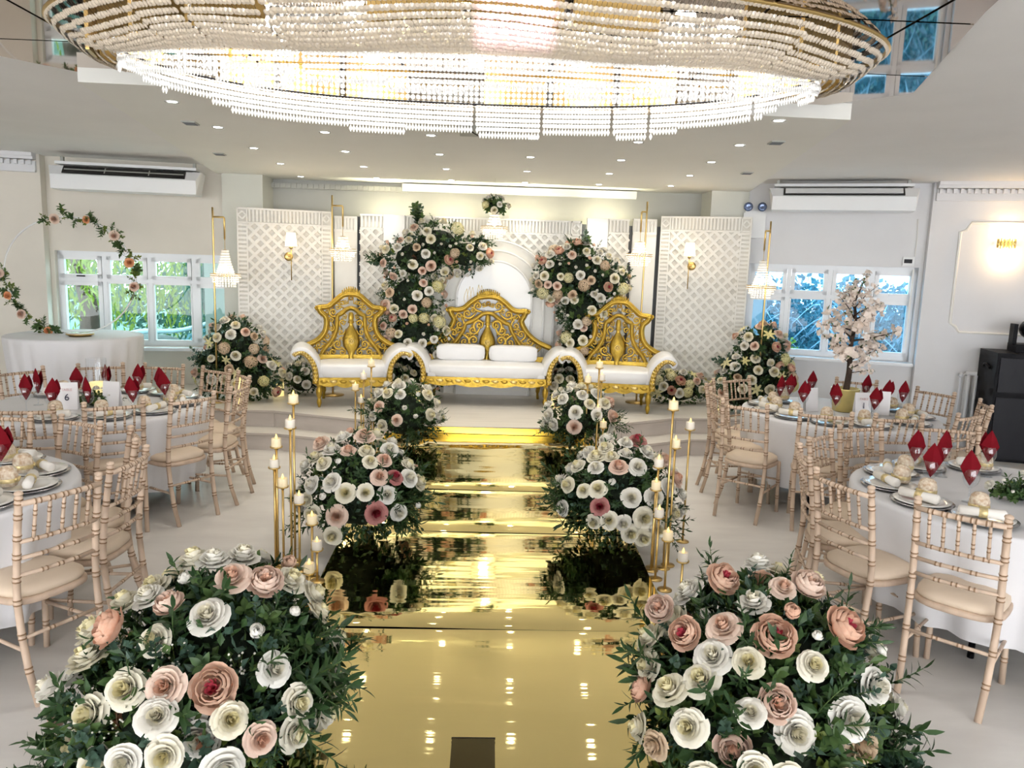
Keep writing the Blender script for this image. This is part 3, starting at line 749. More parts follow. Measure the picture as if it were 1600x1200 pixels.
def leaf(mb, p, d, up, L, w, fold=.25, droop=.2):
    d = Vector(d).normalized(); up = Vector(up); x = d.cross(up)
    if x.length < 1e-4: x = d.orthogonal()
    x.normalize(); n = x.cross(d); p = Vector(p)
    prof = ((0, .12), (.28, .85), (.58, .9), (.84, .45), (1, .02)); vs = []
    for (t, k) in prof:
        c = p + d * L * t - n * droop * L * t * t
        vs += [c - x * w * k * .5 + n * fold * w * k * .4, c, c + x * w * k * .5 + n * fold * w * k * .4]
    fs = []
    for i in range(4):
        a = i * 3; fs += [(a, a + 1, a + 4, a + 3), (a + 1, a + 2, a + 5, a + 4)]
    mb.add(vs, fs)
def sprig_mesh(name, m, n, L, ll, lw, seed, bend=.25, spread=1.0, opp=True, stem=.006, round_=False):
    """sprig along +Z of unit scale in metres; leaves alternate along the stem"""
    r = random.Random(seed); mb = MB()
    ax = r.uniform(0, 6.28); b = Vector((math.cos(ax), math.sin(ax), 0)) * bend
    def sp(t): return Vector((0, 0, L * t)) + b * L * t * t
    mb.mi = 1; mb.tube([sp(i / 5) for i in range(6)], [stem * (1 - .12 * i) for i in range(6)], 4); mb.mi = 0
    for i in range(n):
        t = .12 + .86 * i / (n - 1); p = sp(t); tg = (sp(min(1, t + .05)) - sp(t - .05)).normalized()
        a = i * (PI if not opp else 2.4) + r.uniform(-.4, .4)
        x = tg.orthogonal().normalized(); y = tg.cross(x); out = math.cos(a) * x + math.sin(a) * y
        d = tg * r.uniform(.5, .9) + out * spread
        s = r.uniform(.75, 1.1) * (1 - .35 * t)
        leaf(mb, p, d, tg, ll * s, lw * s, .3, r.uniform(0, .35))
    leaf(mb, sp(1), sp(1) - sp(.9), (1, 0, 0), ll * .7, lw * .7)
    return mb.mesh(name, [m, 'twig' if 'rust' in m else 'leaf_mid'])
def berry_mesh(seed, m='petal_white'):
    r = random.Random(seed); mb = MB()
    for i in range(16):
        d = Vector((r.uniform(-.5, .5), r.uniform(-.5, .5), 1)).normalized(); L = r.uniform(.07, .19)
        mb.mi = 1; mb.tube([(0, 0, 0), d * L * .6 + Vector((0, 0, .01)), d * L], .0012, 3, False); mb.mi = 0
        mb.blob(d * L, (.006,) * 3, 5, 3)
    return mb.mesh('berry', [m, 'leaf_lime'])
SP = {}
for k in range(3):
    SP['ruscus%d' % k] = sprig_mesh('leaf_sprig', 'leaf_dark', 17, .24, .115, .038, 20 + k)
    SP['eucal%d' % k] = sprig_mesh('eucalyptus_sprig', 'leaf_blue', 18, .20, .062, .056, 30 + k, .3)
    SP['mid%d' % k] = sprig_mesh('leaf_sprig', 'leaf_mid', 14, .15, .110, .062, 40 + k, .2)
    SP['lime%d' % k] = sprig_mesh('leaf_sprig', 'leaf_lime', 9, .12, .075, .055, 50 + k, .2)
    SP['olive%d' % k] = sprig_mesh('leaf_sprig', 'leaf_dark', 24, .32, .105, .026, 60 + k, .35, .8)
SP['rust0'] = sprig_mesh('leaf_sprig', 'leaf_rust', 9, .13, .060, .035, 70)
SP['berry0'] = berry_mesh(1); SP['berry1'] = berry_mesh(2, 'leaf_lime')
SNAME = dict(ruscus='leaf_sprig', eucal='eucalyptus_sprig', mid='leaf_sprig', lime='leaf_sprig', olive='olive_sprig', rust='leaf_sprig', berry='berry_sprig')
def align(ob, d, r, twist=None):
    q = Vector(d).normalized().to_track_quat('Z', 'Y')
    ob.rotation_mode = 'QUATERNION'
    from mathutils import Quaternion
    ob.rotation_quaternion = q @ Quaternion((0, 0, 1), r.uniform(0, 6.28) if twist is None else twist)
def wchoice(r, w):
    ks = list(w); x = r.uniform(0, sum(w.values()))
    for k in ks:
        x -= w[k]
        if x <= 0: return k
    return ks[-1]
def surf_points(r, blobs, n, mind, zmin=-.1, front=None, tries=60):
    """random points on the outside of a union of ellipsoids (c, radii); returns (p, normal)"""
    out = []; wts = [b[1][0] * b[1][2] + b[1][0] * b[1][1] for b in blobs]
    for _ in range(n * tries):
        if len(out) >= n: break
        b = r.choices(blobs, wts)[0]; c = Vector(b[0]); R3 = b[1]
        v = Vector((r.gauss(0, 1), r.gauss(0, 1), r.gauss(0, 1))).normalized()
        if v.z < zmin: continue
        if front is not None and v.y > front: continue
        p = c + Vector((v.x * R3[0], v.y * R3[1], v.z * R3[2])); nrm = Vector((v.x / R3[0], v.y / R3[1], v.z / R3[2])).normalized()
        ins = False
        for b2 in blobs:
            if b2 is b: continue
            q = p - Vector(b2[0]); s = b2[1]
            if (q.x / s[0]) ** 2 + (q.y / s[1]) ** 2 + (q.z / s[2]) ** 2 < .85: ins = True; break
        if ins or any((p - o[0]).length < mind for o in out): continue
        out.append((p, nrm))
    return out
def arrangement(name, label, loc, blobs, flowers, sprigs, nf, ns, fs, ss, seed, group=None, mind=.085, zmin=-.1, front=None, extra=(), fixed=(), core=True, fzmin=None, filler=900):
    r = random.Random(seed); t = thing(name, label, 'flowers', loc, 0, group)
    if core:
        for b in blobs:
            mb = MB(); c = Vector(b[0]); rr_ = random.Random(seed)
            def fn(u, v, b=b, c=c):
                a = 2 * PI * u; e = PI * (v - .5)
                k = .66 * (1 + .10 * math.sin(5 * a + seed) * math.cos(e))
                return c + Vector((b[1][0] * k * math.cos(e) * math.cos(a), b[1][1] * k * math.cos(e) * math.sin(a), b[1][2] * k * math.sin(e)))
            mb.grid(fn, 14, 8, True); mb.build('dark_core', 'foliage_core', t)  # added dark body closing the see-through gaps among the leaves
        lf = {0: MB(), 1: MB(), 2: MB()}
        vol = 0
        for b in blobs:
            nn = int(filler * (b[1][0] * b[1][2] + b[1][0] * b[1][1]) / .25)
            for _ in range(nn):
                v = Vector((r.gauss(0, 1), r.gauss(0, 1), r.gauss(0, 1))).normalized()
                if front is not None and v.y > front: continue
                k = r.uniform(.72, 1.02); p = Vector(b[0]) + Vector((v.x * b[1][0], v.y * b[1][1], v.z * b[1][2])) * k
                if p.z < .01: continue
                dd = (v + Vector((r.uniform(-.9, .9), r.uniform(-.9, .9), r.uniform(-.9, .9)))).normalized(); xx = dd.cross(Vector((r.gauss(0, 1), r.gauss(0, 1), r.gauss(0, 1)))).normalized(); nn_ = xx.cross(dd)
                s = ss * r.uniform(.05, .095); w_ = s * r.uniform(.24, .34)
                q0, q1, q2 = p, p + dd * s * .5 + nn_ * s * .08, p + dd * s
                lf[r.choice((0, 0, 1, 2))].add([q0, q1 - xx * w_, q2, q1 + xx * w_, q1 - nn_ * s * .12], [(0, 1, 4), (1, 2, 4), (2, 3, 4), (3, 0, 4)])
        for kk, mm in ((0, 'leaf_dark'), (1, 'leaf_mid'), (2, 'leaf_blue')):
            if lf[kk].f: o = lf[kk].build('leaf_filler', mm, t, False); o['kind'] = 'stuff'
    pts = []
    for (k, p, d, s) in fixed:
        o = put(FL[k], FNAME[k], t, p, None, s); align(o, d, r); pts.append(Vector(p))
    for (p, n) in surf_points(r, blobs, nf, mind, zmin if fzmin is None else fzmin, front):
        if any((p - q).length < mind * 1.05 for q in pts): continue
        k = wchoice(r, flowers); s = fs * r.uniform(.82, 1.15) * (1.12 if k.startswith('peony') else .62 if k.startswith('bud') else 1.25 if k.startswith('hyd') else 1)
        o = put(FL[k], FNAME[k], t, p + n * .03, None, s)
        align(o, n + Vector((r.uniform(-.2, .2), r.uniform(-.3, .05), r.uniform(-.05, .3))), r)
    for (p, n) in surf_points(r, blobs, ns, .02, zmin - .15, front):
        k = wchoice(r, sprigs); m = SP[k + str(r.randrange(3))] if k not in ('rust', 'berry') else SP['rust0'] if k == 'rust' else SP['berry%d' % r.randrange(2)]
        s = ss * r.uniform(.7, 1.1)
        o = put(m, SNAME[k], t, p - n * s * .13, None, s)
        align(o, n + Vector((r.uniform(-.5, .5), r.uniform(-.4, .4), r.uniform(-.3, .5))), r)
    for (k, p, d, s) in extra:
        o = put(SP[k], SNAME[k[:-1]], t, p, None, s); align(o, d, r)
    return t
MIX = dict(white=4, cream=4.5, blush=1.0, peony=.5, peonyb=.5, mauve=.25, tan=.4, budw=1, bud=.4)
GRN = dict(ruscus=3, eucal=4, mid=3, lime=2.0, olive=1.2, rust=.3, berry=.9)
def fan(r, n, base, dirs, kinds, s, lo=.14, hi=.30):
    out = []
    for i in range(n):
        d0 = r.choice(dirs); d = Vector(d0) + Vector((r.uniform(-.35, .35), r.uniform(-.45, .45), r.uniform(-.30, .30)))
        out.append((r.choice(kinds), Vector(base) + d.normalized() * r.uniform(lo, hi), d, s * r.uniform(.8, 1.15)))
    return out
OL = ['olive0', 'olive1', 'olive2', 'ruscus0', 'ruscus1', 'ruscus2']
fr_ = random.Random(21)
G = 'flower arrangements lining the gold aisle'
NEARB = [((0, 0, .30), (.44, .40, .34)), ((.02, .12, .38), (.34, .30, .30)), ((-.06, -.18, .25), (.42, .32, .24))]
arrangement('floral_arrangement', 'large near rose and peony arrangement at the left foot of the aisle', (-1.03, 2.78, .0), NEARB, MIX, GRN, 72, 160, .125, .74, 101, G, .10, -.15,
            extra=fan(fr_, 34, (.10, -.02, .28), [(1, -.15, .08), (1, -.3, -.05), (.9, .2, .25)], OL, .92, .08, .22) + fan(fr_, 12, (-.15, -.25, .15), [(-1, -.5, .05), (-.9, -.2, .1)], ['ruscus0', 'eucal0', 'ruscus1'], .8, .10, .24),
            fixed=[('cream', (-.14, -.36, .46), (-.1, -.8, .55), .135), ('cream', (-.27, -.34, .36), (-.3, -.8, .4), .135), ('white', (.10, -.37, .30), (.05, -.95, .3), .145), ('cream', (-.22, -.40, .22), (-.2, -.95, .2), .14),
                   ('peony', (.14, -.34, .46), (.1, -.8, .5), .16), ('peony', (-.26, -.18, .58), (-.7, -.4, .5), .15), ('white', (.06, -.16, .62), (0, -.6, .8), .14), ('peonyb', (.20, .05, .66), (.2, -.5, .8), .14), ('bud', (.24, .25, .66), (.1, -.6, .7), .10),
                   ('cream', (-.10, -.22, .56), (-.2, -.7, .6), .115), ('mauve', (-.02, -.46, .16), (0, -.9, .3), .13), ('white', (.30, -.22, .46), (.5, -.6, .5), .12), ('budw', (.22, -.14, .56), (.3, -.6, .6), .09), ('cream', (-.34, -.30, .22), (-.5, -.8, .2), .12)])
arrangement('floral_arrangement', 'large near rose and peony arrangement at the right foot of the aisle', (1.12, 2.78, .0), NEARB, MIX, GRN, 72, 160, .12, .74, 202, G, .10, -.15,
            extra=fan(fr_, 34, (-.10, -.02, .28), [(-1, -.15, .08), (-1, -.3, -.05), (-.9, .2, .2)], OL, .92, .08, .22) + fan(fr_, 16, (.15, -.2, .18), [(1, -.4, .1), (1, -.1, .1), (.8, -.6, -.1)], ['ruscus0', 'eucal0', 'eucal1', 'ruscus1'], .85, .10, .24),
            fixed=[('white', (-.04, -.40, .36), (-.05, -.9, .4), .14), ('white', (.15, -.38, .40), (.15, -.9, .45), .145), ('peony', (-.06, -.20, .60), (-.1, -.7, .6), .16), ('peony', (.22, -.12, .60), (.4, -.6, .6), .165), ('peony', (-.34, -.08, .55), (-.6, -.6, .5), .13),
                   ('peony', (-.16, .12, .68), (.2, -.6, .7), .14), ('peonyb', (-.24, -.38, .30), (-.3, -.9, .2), .13), ('peonyb', (-.40, .10, .56), (-.4, -.6, .6), .12), ('blush', (.05, .02, .69), (.0, -.5, .8), .10), ('tan', (.22, -.34, .28), (.3, -.8, .2), .13),
                   ('white', (.30, -.24, .44), (.4, -.8, .4), .13), ('peonyb', (.16, .06, .68), (.2, -.4, .8), .14), ('white', (.36, -.24, .22), (.7, -.7, .2), .13), ('tan', (.10, -.46, .12), (.1, -.9, .1), .13), ('cream', (-.06, -.46, .10), (-.1, -.9, .2), .13), ('bud', (.03, -.12, .66), (0, -.7, .7), .10)])
MIDB = [((0, 0, .32), (.38, .34, .31)), ((0, .05, .40), (.30, .28, .28))]
arrangement('floral_arrangement', 'middle rose arrangement on the left edge of the aisle', (-.84, 5.05, .03), MIDB, dict(white=4, cream=4, blush=1, mauve=.3, budw=1), dict(ruscus=4, eucal=2, mid=2, olive=2, berry=.5), 60, 80, .115, .58, 303, G, .088, -.2,
            extra=fan(fr_, 36, (.05, 0, .30), [(1, 0, .1), (1, -.3, -.15), (.9, .2, .3), (.6, -.7, -.1)], OL, .80, .10, .24) + fan(fr_, 9, (-.1, -.1, .3), [(-1, -.3, .2), (-.8, -.5, -.35)], OL, .55, .12, .24),
            fixed=[('blush', (-.08, -.36, .28), (0, -.95, .2), .135), ('mauve', (.16, -.34, .30), (.2, -.9, .2), .14), ('cream', (-.03, -.33, .42), (0, -.9, .4), .13), ('cream', (-.24, -.30, .27), (-.3, -.9, .2), .12), ('cream', (-.10, -.38, .16), (-.1, -.95, 0), .12), ('white', (.22, -.28, .40), (.3, -.8, .4), .12), ('white', (-.34, -.2, .30), (-.6, -.7, .2), .12), ('blush', (-.26, .05, .64), (-.4, -.5, .8), .12), ('white', (.20, .0, .62), (.2, -.6, .8), .12)])
arrangement('floral_arrangement', 'middle rose arrangement on the right edge of the aisle', (.93, 5.08, .03), MIDB, dict(white=4, cream=4, blush=.8, budw=1), dict(ruscus=4, eucal=2, mid=2, olive=2, berry=.5, rust=.4), 60, 80, .115, .58, 404, G, .088, -.2,
            extra=fan(fr_, 36, (-.05, 0, .30), [(-1, 0, .1), (-1, -.3, -.15), (-.9, .2, .3), (-.6, -.7, -.1)], OL, .80, .10, .24) + fan(fr_, 9, (.1, -.1, .3), [(1, -.3, .1), (.8, -.5, -.35)], OL, .60, .12, .24),
            fixed=[('cream', (.10, -.36, .30), (.1, -.95, .2), .145), ('cream', (.20, -.34, .22), (.2, -.95, .1), .12), ('cream', (.02, -.37, .20), (0, -.95, .1), .125), ('cream', (.10, -.38, .18), (.1, -.95, -.1), .12), ('white', (.02, -.32, .42), (0, -.9, .4), .13), ('white', (.17, -.30, .42), (.2, -.9, .4), .13), ('mauve', (-.18, -.33, .36), (-.2, -.9, .3), .12), ('cream', (-.12, -.36, .28), (-.2, -.95, .2), .12), ('white', (.28, -.2, .46), (.5, -.7, .4), .12), ('mauve', (.12, .06, .70), (0, -.4, .9), .12), ('blush', (.30, .05, .58), (.6, -.5, .6), .11)])
FARB = [((0, 0, .30), (.28, .26, .27))]
for sx, X, lab, seed in ((1, -.74, 'left', 505), (-1, .86, 'right', 606)):
    arrangement('floral_arrangement', 'far rose arrangement on the %s end of the aisle by the stage' % lab, (X, 6.85, .24), FARB, dict(white=4, cream=3, blush=1.2, budw=1), dict(ruscus=4, eucal=2, mid=3, olive=1), 36, 60, .11, .55, seed, G, .095, -.2,
                extra=fan(fr_, 18, (.02 * sx, 0, .24), [(sx, 0, .1), (sx, -.3, -.15), (.5 * sx, -.6, -.2)], OL, .62, .08, .2) + fan(fr_, 8, (0, 0, .28), [(-sx, -.2, .1)], OL, .6))
# ---- flower columns on the stage
YB = 9.12
CMIX = dict(white=3, cream=3, blush=2, peony=.7, tan=.8, bud=1.2, budw=3, hyd=.7, hydy=.5)
CGRN = dict(ruscus=4, eucal=3, mid=3.5, lime=1, olive=1.2, rust=.3)
def rel(x, z): return (x, 0, z - ST)
colL = [(rel(-.88, .65), (.40, .17, .32)), (rel(-.88, 1.05), (.40, .18, .36)), (rel(-.90, 1.50), (.36, .17, .34)), (rel(-.82, 1.95), (.42, .18, .28)), (rel(-.62, 2.12), (.36, .18, .26)), (rel(-.28, 2.02), (.26, .16, .20))]
arrangement('flower_column', 'tall hooked flower column left of the white arches', (0, YB, ST), colL, CMIX, CGRN, 170, 150, .105, .60, 707, 'flower columns framing the arches', .082, -1, .45,
            extra=fan(fr_, 10, (-1.15, -.02, 1.55), [(-1, -.2, .15)], ['eucal0', 'eucal1', 'ruscus0'], .8, -.06, .10) + fan(fr_, 8, (-.85, 0, 2.0), [(-.1, -.1, 1), (.3, -.1, .8)], ['eucal0', 'eucal1', 'mid0'], .9, -.06, .10) + fan(fr_, 10, (-.2, -.05, 1.85), [(.8, -.1, -.4), (.9, -.1, .2)], ['eucal0', 'ruscus0', 'eucal2'], .6, -.06, .10))
colR = [(rel(1.06, 1.82), (.42, .18, .34)), (rel(.80, 1.80), (.26, .16, .28)), (rel(1.35, 1.75), (.26, .16, .26)), (rel(1.12, 1.40), (.30, .17, .30)), (rel(1.12, 1.02), (.24, .16, .28)), (rel(1.08, .68), (.26, .17, .28))]
arrangement('flower_column', 'tall top-heavy flower column right of the white arches', (0, YB, ST), colR, CMIX, CGRN, 140, 140, .105, .60, 808, 'flower columns framing the arches', .082, -1, .45,
            extra=fan(fr_, 8, (1.05, 0, 1.75), [(0, -.1, 1), (.5, -.1, .8), (-.4, -.1, .9)], ['mid0', 'eucal0', 'ruscus0'], .9, -.06, .10) + fan(fr_, 12, (.72, 0, 1.30), [(-1, -.1, .1), (-1, -.1, -.4)], ['eucal0', 'eucal1', 'mid1'], .75, -.06, .10) + fan(fr_, 8, (1.45, 0, 1.45), [(1, -.1, .2)], ['eucal0', 'eucal2'], .75, -.06, .10))
# ---- big mounds at the two ends of the stage
EMIX = dict(white=3, cream=3, blush=2, tan=.6, hydy=.7, hyd=.4, lily=1.5, peony=.5)
for (X, Y, lab, seed, hz) in ((-2.80, 8.55, 'left', 909, .0), (3.05, 8.55, 'right', 111, .10)):
    bl = [((0, 0, .30 + hz), (.40, .26, .32)), ((.02, 0, .60 + hz), (.28, .22, .28)), ((.22 if X < 0 else -.2, -.04, .24), (.28, .22, .24))]
    arrangement('floral_mound', 'round eucalyptus and rose mound at the %s end of the stage' % lab, (X, Y, ST), bl, EMIX, dict(eucal=5, ruscus=2, mid=2, rust=.3), 54, 80, .105, .66, seed, 'flower mounds at the stage ends', .09, -.5, .5,
                extra=fan(fr_, 12, (-.2, 0, .42 + hz), [(-1, -.2, .15)], ['eucal0', 'eucal1', 'eucal2'], .9, -.06, .10) + fan(fr_, 10, (.2, 0, .42 + hz), [(1, -.2, .2)], ['eucal0', 'eucal1', 'eucal2'], .8, -.06, .10) + fan(fr_, 5, (.03, 0, .66 + hz), [(.2, 0, 1)], ['eucal0', 'eucal1'], .8, -.06, .10))
# ---- low bunches along the backdrop
for (X, Y, w, lab, seed, mix) in ((-2.16, 8.98, .20, 'low white rose bunch left of the left throne chair', 121, dict(white=5, cream=4)), (-.98, 8.80, .24, 'low white rose bunch between the left throne chair and the sofa', 131, dict(white=5, cream=4)),
                                  (.93, 8.86, .18, 'low white rose bunch between the sofa and the right throne chair', 141, dict(white=5, cream=4)), (2.30, 9.02, .36, 'long low bed of yellow and peach flowers right of the right throne chair', 151, dict(white=2, cream=2, lily=3, peony=1, hydy=1.5, blush=1))):
    arrangement('flower_bunch', lab, (X, Y, ST), [((0, 0, .16), (w, .15, .19))], mix, dict(ruscus=4, mid=3, eucal=2), 20 if w < .3 else 32, 34, .105, .62, seed, 'low flower bunches on the stage', .085, -.1, .5)
# ================================================================ CHAIRS
def bamboo(mb, pts, r, n=8, rings=(), sub=10):
    """tube with pairs of brown turned rings at the given fractions of its length"""
    P = [Vector(p) for p in pts]; L = [0]
    for a, b in zip(P[:-1], P[1:]): L.append(L[-1] + (b - a).length)
    def at(t):
        s = t * L[-1]
        for i in range(len(P) - 1):
            if s <= L[i + 1] + 1e-9: return P[i].lerp(P[i + 1], (s - L[i]) / max(1e-9, L[i + 1] - L[i]))
        return P[-1]
    e = .0035 / L[-1]; seq = [(0, 1, 0), (1, 1, 0)]
    for q in rings:
        for k in (-1, 1):
            c = q + k * .010 / L[-1]
            seq += [(c - 1.6 * e, 1.0, 0), (c - e, 1.13, 1), (c + e, 1.13, 0), (c + 1.6 * e, 1.0, 0)]
    seq += [(i / sub, 1, 0) for i in range(1, sub)] if not rings or sub else []
    seq = sorted(x for x in seq if 0 <= x[0] <= 1)
    a0 = len(mb.f)
    mb.tube([at(t) for t, _, _ in seq], [r * k for _, k, _ in seq], n)
    for i, (_, _, m) in enumerate(seq[:-1]):
        if m:
            for j in range(n): mb.m[a0 + i * n + j] = 1
CM = ['limewash', 'limewash_ring']
def make_chair():
    t = thing('banquet_chair', '', 'chair')
    for s in (-1, 1):
        pts = catmull([(s * .165, -.275, 0), (s * .172, -.225, .18), (s * .177, -.195, .42), (s * .176, -.205, .62), (s * .176, -.250, .92)], 4)
        mb = MB(); bamboo(mb, pts, .0155, 8, (.17, .33, .49, .60, .71, .80, .90, .972), 0); mb.lathe([(.0155, 0), (.019, .006), (.016, .014), (.0, .02)], pts[-1], 8); mb.build('back_post', CM, t)
        mb = MB(); bamboo(mb, [(s * .165, .185, 0), (s * .160, .165, .42)], .0145, 8, (.3, .62), 0); mb.build('leg', CM, t)
        mb = MB(); bamboo(mb, [(s * .174, -.215, .235), (s * .162, .172, .235)], .0085, 6, (.5,), 0); mb.build('stretcher', CM, t)
    mb = MB(); bamboo(mb, [(-.16, .172, .27), (.16, .172, .27)], .0085, 6, (.35, .65), 0); mb.build('stretcher', CM, t)
    mb = MB(); bamboo(mb, [(-.173, -.212, .29), (.173, -.212, .29)], .0085, 6, (.35, .65), 0); mb.build('stretcher', CM, t)
    # seat: rounded frame
    def ring(k, z, y0=-.01):
        return [(k * .190 * math.copysign(abs(math.cos(a)) ** .6, math.cos(a)), y0 + k * .190 * math.copysign(abs(math.sin(a)) ** .6, math.sin(a)), z) for a in [2 * PI * i / 28 for i in range(28)]]
    mb = MB(); vs = ring(.93, .412) + ring(1.0, .420) + ring(1.0, .438) + ring(.93, .445); n = 28
    mb.add(vs, [(k * n + i, k * n + (i + 1) % n, (k + 1) * n + (i + 1) % n, (k + 1) * n + i) for k in range(3) for i in range(n)] + [tuple(range(n - 1, -1, -1)), tuple(range(3 * n, 4 * n))]); mb.build('seat', 'limewash', t)
    mb = MB(); vs = ring(.90, .442) + ring(.955, .455) + ring(.94, .474) + ring(.80, .492) + ring(.45, .502)
    mb.add(vs, [(k * n + i, k * n + (i + 1) % n, (k + 1) * n + (i + 1) % n, (k + 1) * n + i) for k in range(4) for i in range(n)] + [tuple(range(n - 1, -1, -1)), tuple(range(4 * n, 5 * n))]); mb.build('cushion', 'cushion', t)
    def py(z): return -.195 - .01 * max(0, (z - .42) / .2) - max(0, z - .62) * .15
    for z, r, nm, rg in ((.885, .0125, 'top_rail', (.18, .34, .5, .66, .82)), (.715, .0095, 'back_rail', (.18, .34, .5, .66, .82)), (.640, .0095, 'back_rail', (.3, .5, .7)), (.565, .0095, 'back_rail', (.3, .5, .7))):
        mb = MB(); y = py(z); bamboo(mb, [(-.174, y, z), (-.08, y - .016, z), (.08, y - .016, z), (.174, y, z)], r, 6, rg, 0); mb.build(nm, CM, t)
    for i in range(5):
        x = -.118 + i * .059; mb = MB(); c = -.016 * (1 - abs(x) / .17 * .6)
        bamboo(mb, [(x, py(.715) + c, .715), (x, py(.885) + c, .885)], .0075, 6, (.3, .7), 0); mb.build('spindle', CM, t)
    return t
chair0 = make_chair(); _used = [0]
def place_chair(mx, my, face, label, group):
    a = math.radians(face); x, y = mx + .205 * math.cos(a), my + .205 * math.sin(a)
    if not _used[0]:
        _used[0] = 1; chair0.location = (x, y, 0); chair0.rotation_euler = (0, 0, a - PI / 2); chair0['label'] = label; chair0['group'] = group; return chair0
    return dup(chair0, (x, y, 0), a - PI / 2, label, group)

TB = {'RB': ((3.0, 6.35), 'blossom tree table'), 'RF': ((2.83, 3.92), 'right front table'), 'LB': ((-2.97, 5.88), 'left rear table'), 'LF': ((-2.82, 3.62), 'left front table')}
CH = {
 'RB': [(2.06, 6.80, -26, 'pale wooden chair seen edge-on, nearest the stage steps at the blossom tree table'), (1.98, 6.28, 5, 'pale wooden chair turned side-on, second from the stage steps at the blossom tree table'),
        (2.0, 5.75, 50, 'pale wooden chair standing clear in front, aisle side of the blossom tree table'), (2.50, 5.49, 72, 'pale wooden chair with its back to the viewer, front left of the blossom tree table'),
        (2.99, 5.42, 92, 'pale wooden chair with its back to the viewer, front centre of the blossom tree table'), (3.61, 5.60, 122, 'pale wooden chair at the front right of the blossom tree table'),
        (4.02, 6.05, 160, 'pale wooden chair seen edge-on before the radiator, rightmost of all'), (3.97, 6.64, -155, 'pale wooden chair right of the blossom tree table, before the radiator'),
        (3.55, 7.20, -118, 'pale wooden chair behind the blossom tree table, right of the tree'), (2.40, 7.12, -58, 'pale wooden chair behind the blossom tree table, left of the tree')],
 'RF': [(2.11, 3.19, 45, 'large pale wooden chair nearest the viewer on the right, its back to us'), (1.80, 3.62, 20, 'pale wooden chair on the aisle side of the right front table, second nearest'),
        (1.84, 4.15, -14, 'pale wooden chair third from the front at the right front table, partly hidden'), (2.12, 4.60, -44, 'pale wooden chair fourth from the front at the right front table, seen from inside'),
        (2.52, 4.92, -72, 'pale wooden chair behind the right front table, left of the red napkins'), (3.13, 4.96, -106, 'pale wooden chair behind the red napkins of the right front table')],
 'LB': [(-2.12, 5.47, 148, 'pale wooden chair with full cushion in view, aisle side of the left rear table'), (-2.50, 5.15, 122, 'pale wooden chair with its back to us, second along the left rear table'),
        (-2.95, 4.93, 100, 'pale wooden chair with its back to us at the left picture edge, left rear table'), (-1.97, 5.98, 177, 'pale wooden chair edge-on, aisle side of the left rear table, nearer of two'),
        (-2.10, 6.50, -148, 'pale wooden chair edge-on before the stage steps, farther of two at left'), (-2.42, 6.78, -122, 'pale wooden chair behind the left rear table, before the left flower mound'),
        (-2.92, 6.93, -94, 'pale wooden chair behind the left rear table, right of the white cake table'), (-3.42, 6.85, -65, 'pale wooden chair behind the left rear table, before the cake table cloth'),
        (-3.85, 6.45, -32, 'pale wooden chair at the far left edge behind the left rear table')],
 'LF': [(-1.84, 3.24, 152, 'large pale wooden chair nearest the viewer on the left, its back to us'), (-1.79, 3.73, 178, 'pale wooden chair turned side-on at the left front table, second nearest'),
        (-1.98, 4.18, -152, 'pale wooden chair seen edge-on at the left front table, third nearest'), (-2.42, 4.50, -118, 'pale wooden chair facing us across the left front table, right one'), (-2.93, 4.60, -88, 'pale wooden chair facing us across the left front table, at the picture edge')]}
for k, l in CH.items():
    for (x, y, a, lab) in l: place_chair(x, y, a, lab, 'banquet chairs at the ' + TB[k][1])

# ================================================================ TABLES
def cloth_mesh(R0, h, drop, folds, seed, amp=.05):
    mb = MB(); r = random.Random(seed); ph = [r.uniform(0, 6.28) for _ in range(4)]
    n = 120
    prof = [(0.0, 0, 0), (.5, 0, 0), (.93, 0, 0), (.985, 0, 0), (1.0, -.006, .05), (1.006, -.022, .12), (1.004, -.06, .25), (.99, -.15, .5), (.965, -.30, .8), (.94, -.45, 1.0), (.92, -drop, 1.05)]
    vs = []
    for (k, dz, f) in prof:
        for i in range(n):
            a = 2 * PI * i / n
            w = math.sin(folds * a + ph[0]) * .6 + math.sin(folds * 1.7 * a + ph[1]) * .3 + .25 * math.sin(3 * a + ph[2])
            rad = R0 * k + amp * f * (w - .15)
            vs.append((rad * math.cos(a), rad * math.sin(a), h + dz))
    fs = [(j * n + i, j * n + (i + 1) % n, (j + 1) * n + (i + 1) % n, (j + 1) * n + i)[::-1] for j in range(len(prof) - 1) for i in range(n)]
    mb.add(vs, fs); return mb
RT = .785
for i, (k, (c, nm)) in enumerate(TB.items()):
    t = thing('round_table', 'round folding table under the white cloth of the %s' % nm, 'table', (*c, 0), 0, 'round banquet tables')
    mb = MB(); mb.lathe([(0, .715), (RT - .02, .715), (RT - .01, .73), (RT - .02, .748), (0, .748)], (0, 0, 0), 40); mb.build('tabletop', 'grey_plastic', t)
    for s in range(4):
        a = PI / 4 + s * PI / 2; mb = MB(); mb.tube([(.42 * math.cos(a), .42 * math.sin(a), .72), (.46 * math.cos(a), .46 * math.sin(a), 0)], .016, 8); mb.build('leg', 'black', t)
    mb = MB(); mb.tube([(.44 * math.cos(PI / 4), .44 * math.sin(PI / 4), .12), (.44 * math.cos(-PI / 4), .44 * math.sin(-PI / 4), .12)], .012, 6); mb.tube([(-.44 * math.cos(PI / 4), .44 * math.sin(PI / 4), .12), (-.44 * math.cos(PI / 4), -.44 * math.sin(PI / 4), .12)], .012, 6); mb.build('brace', 'steel', t)
    o = cloth_mesh(RT, .757, .56, 17, 40 + i, .038).build('tablecloth', 'cloth_white', None, True, (*c, 0)); tag(o, 'white cloth draped over the %s' % nm, 'tablecloth', 'white round tablecloths')
ZT = .759
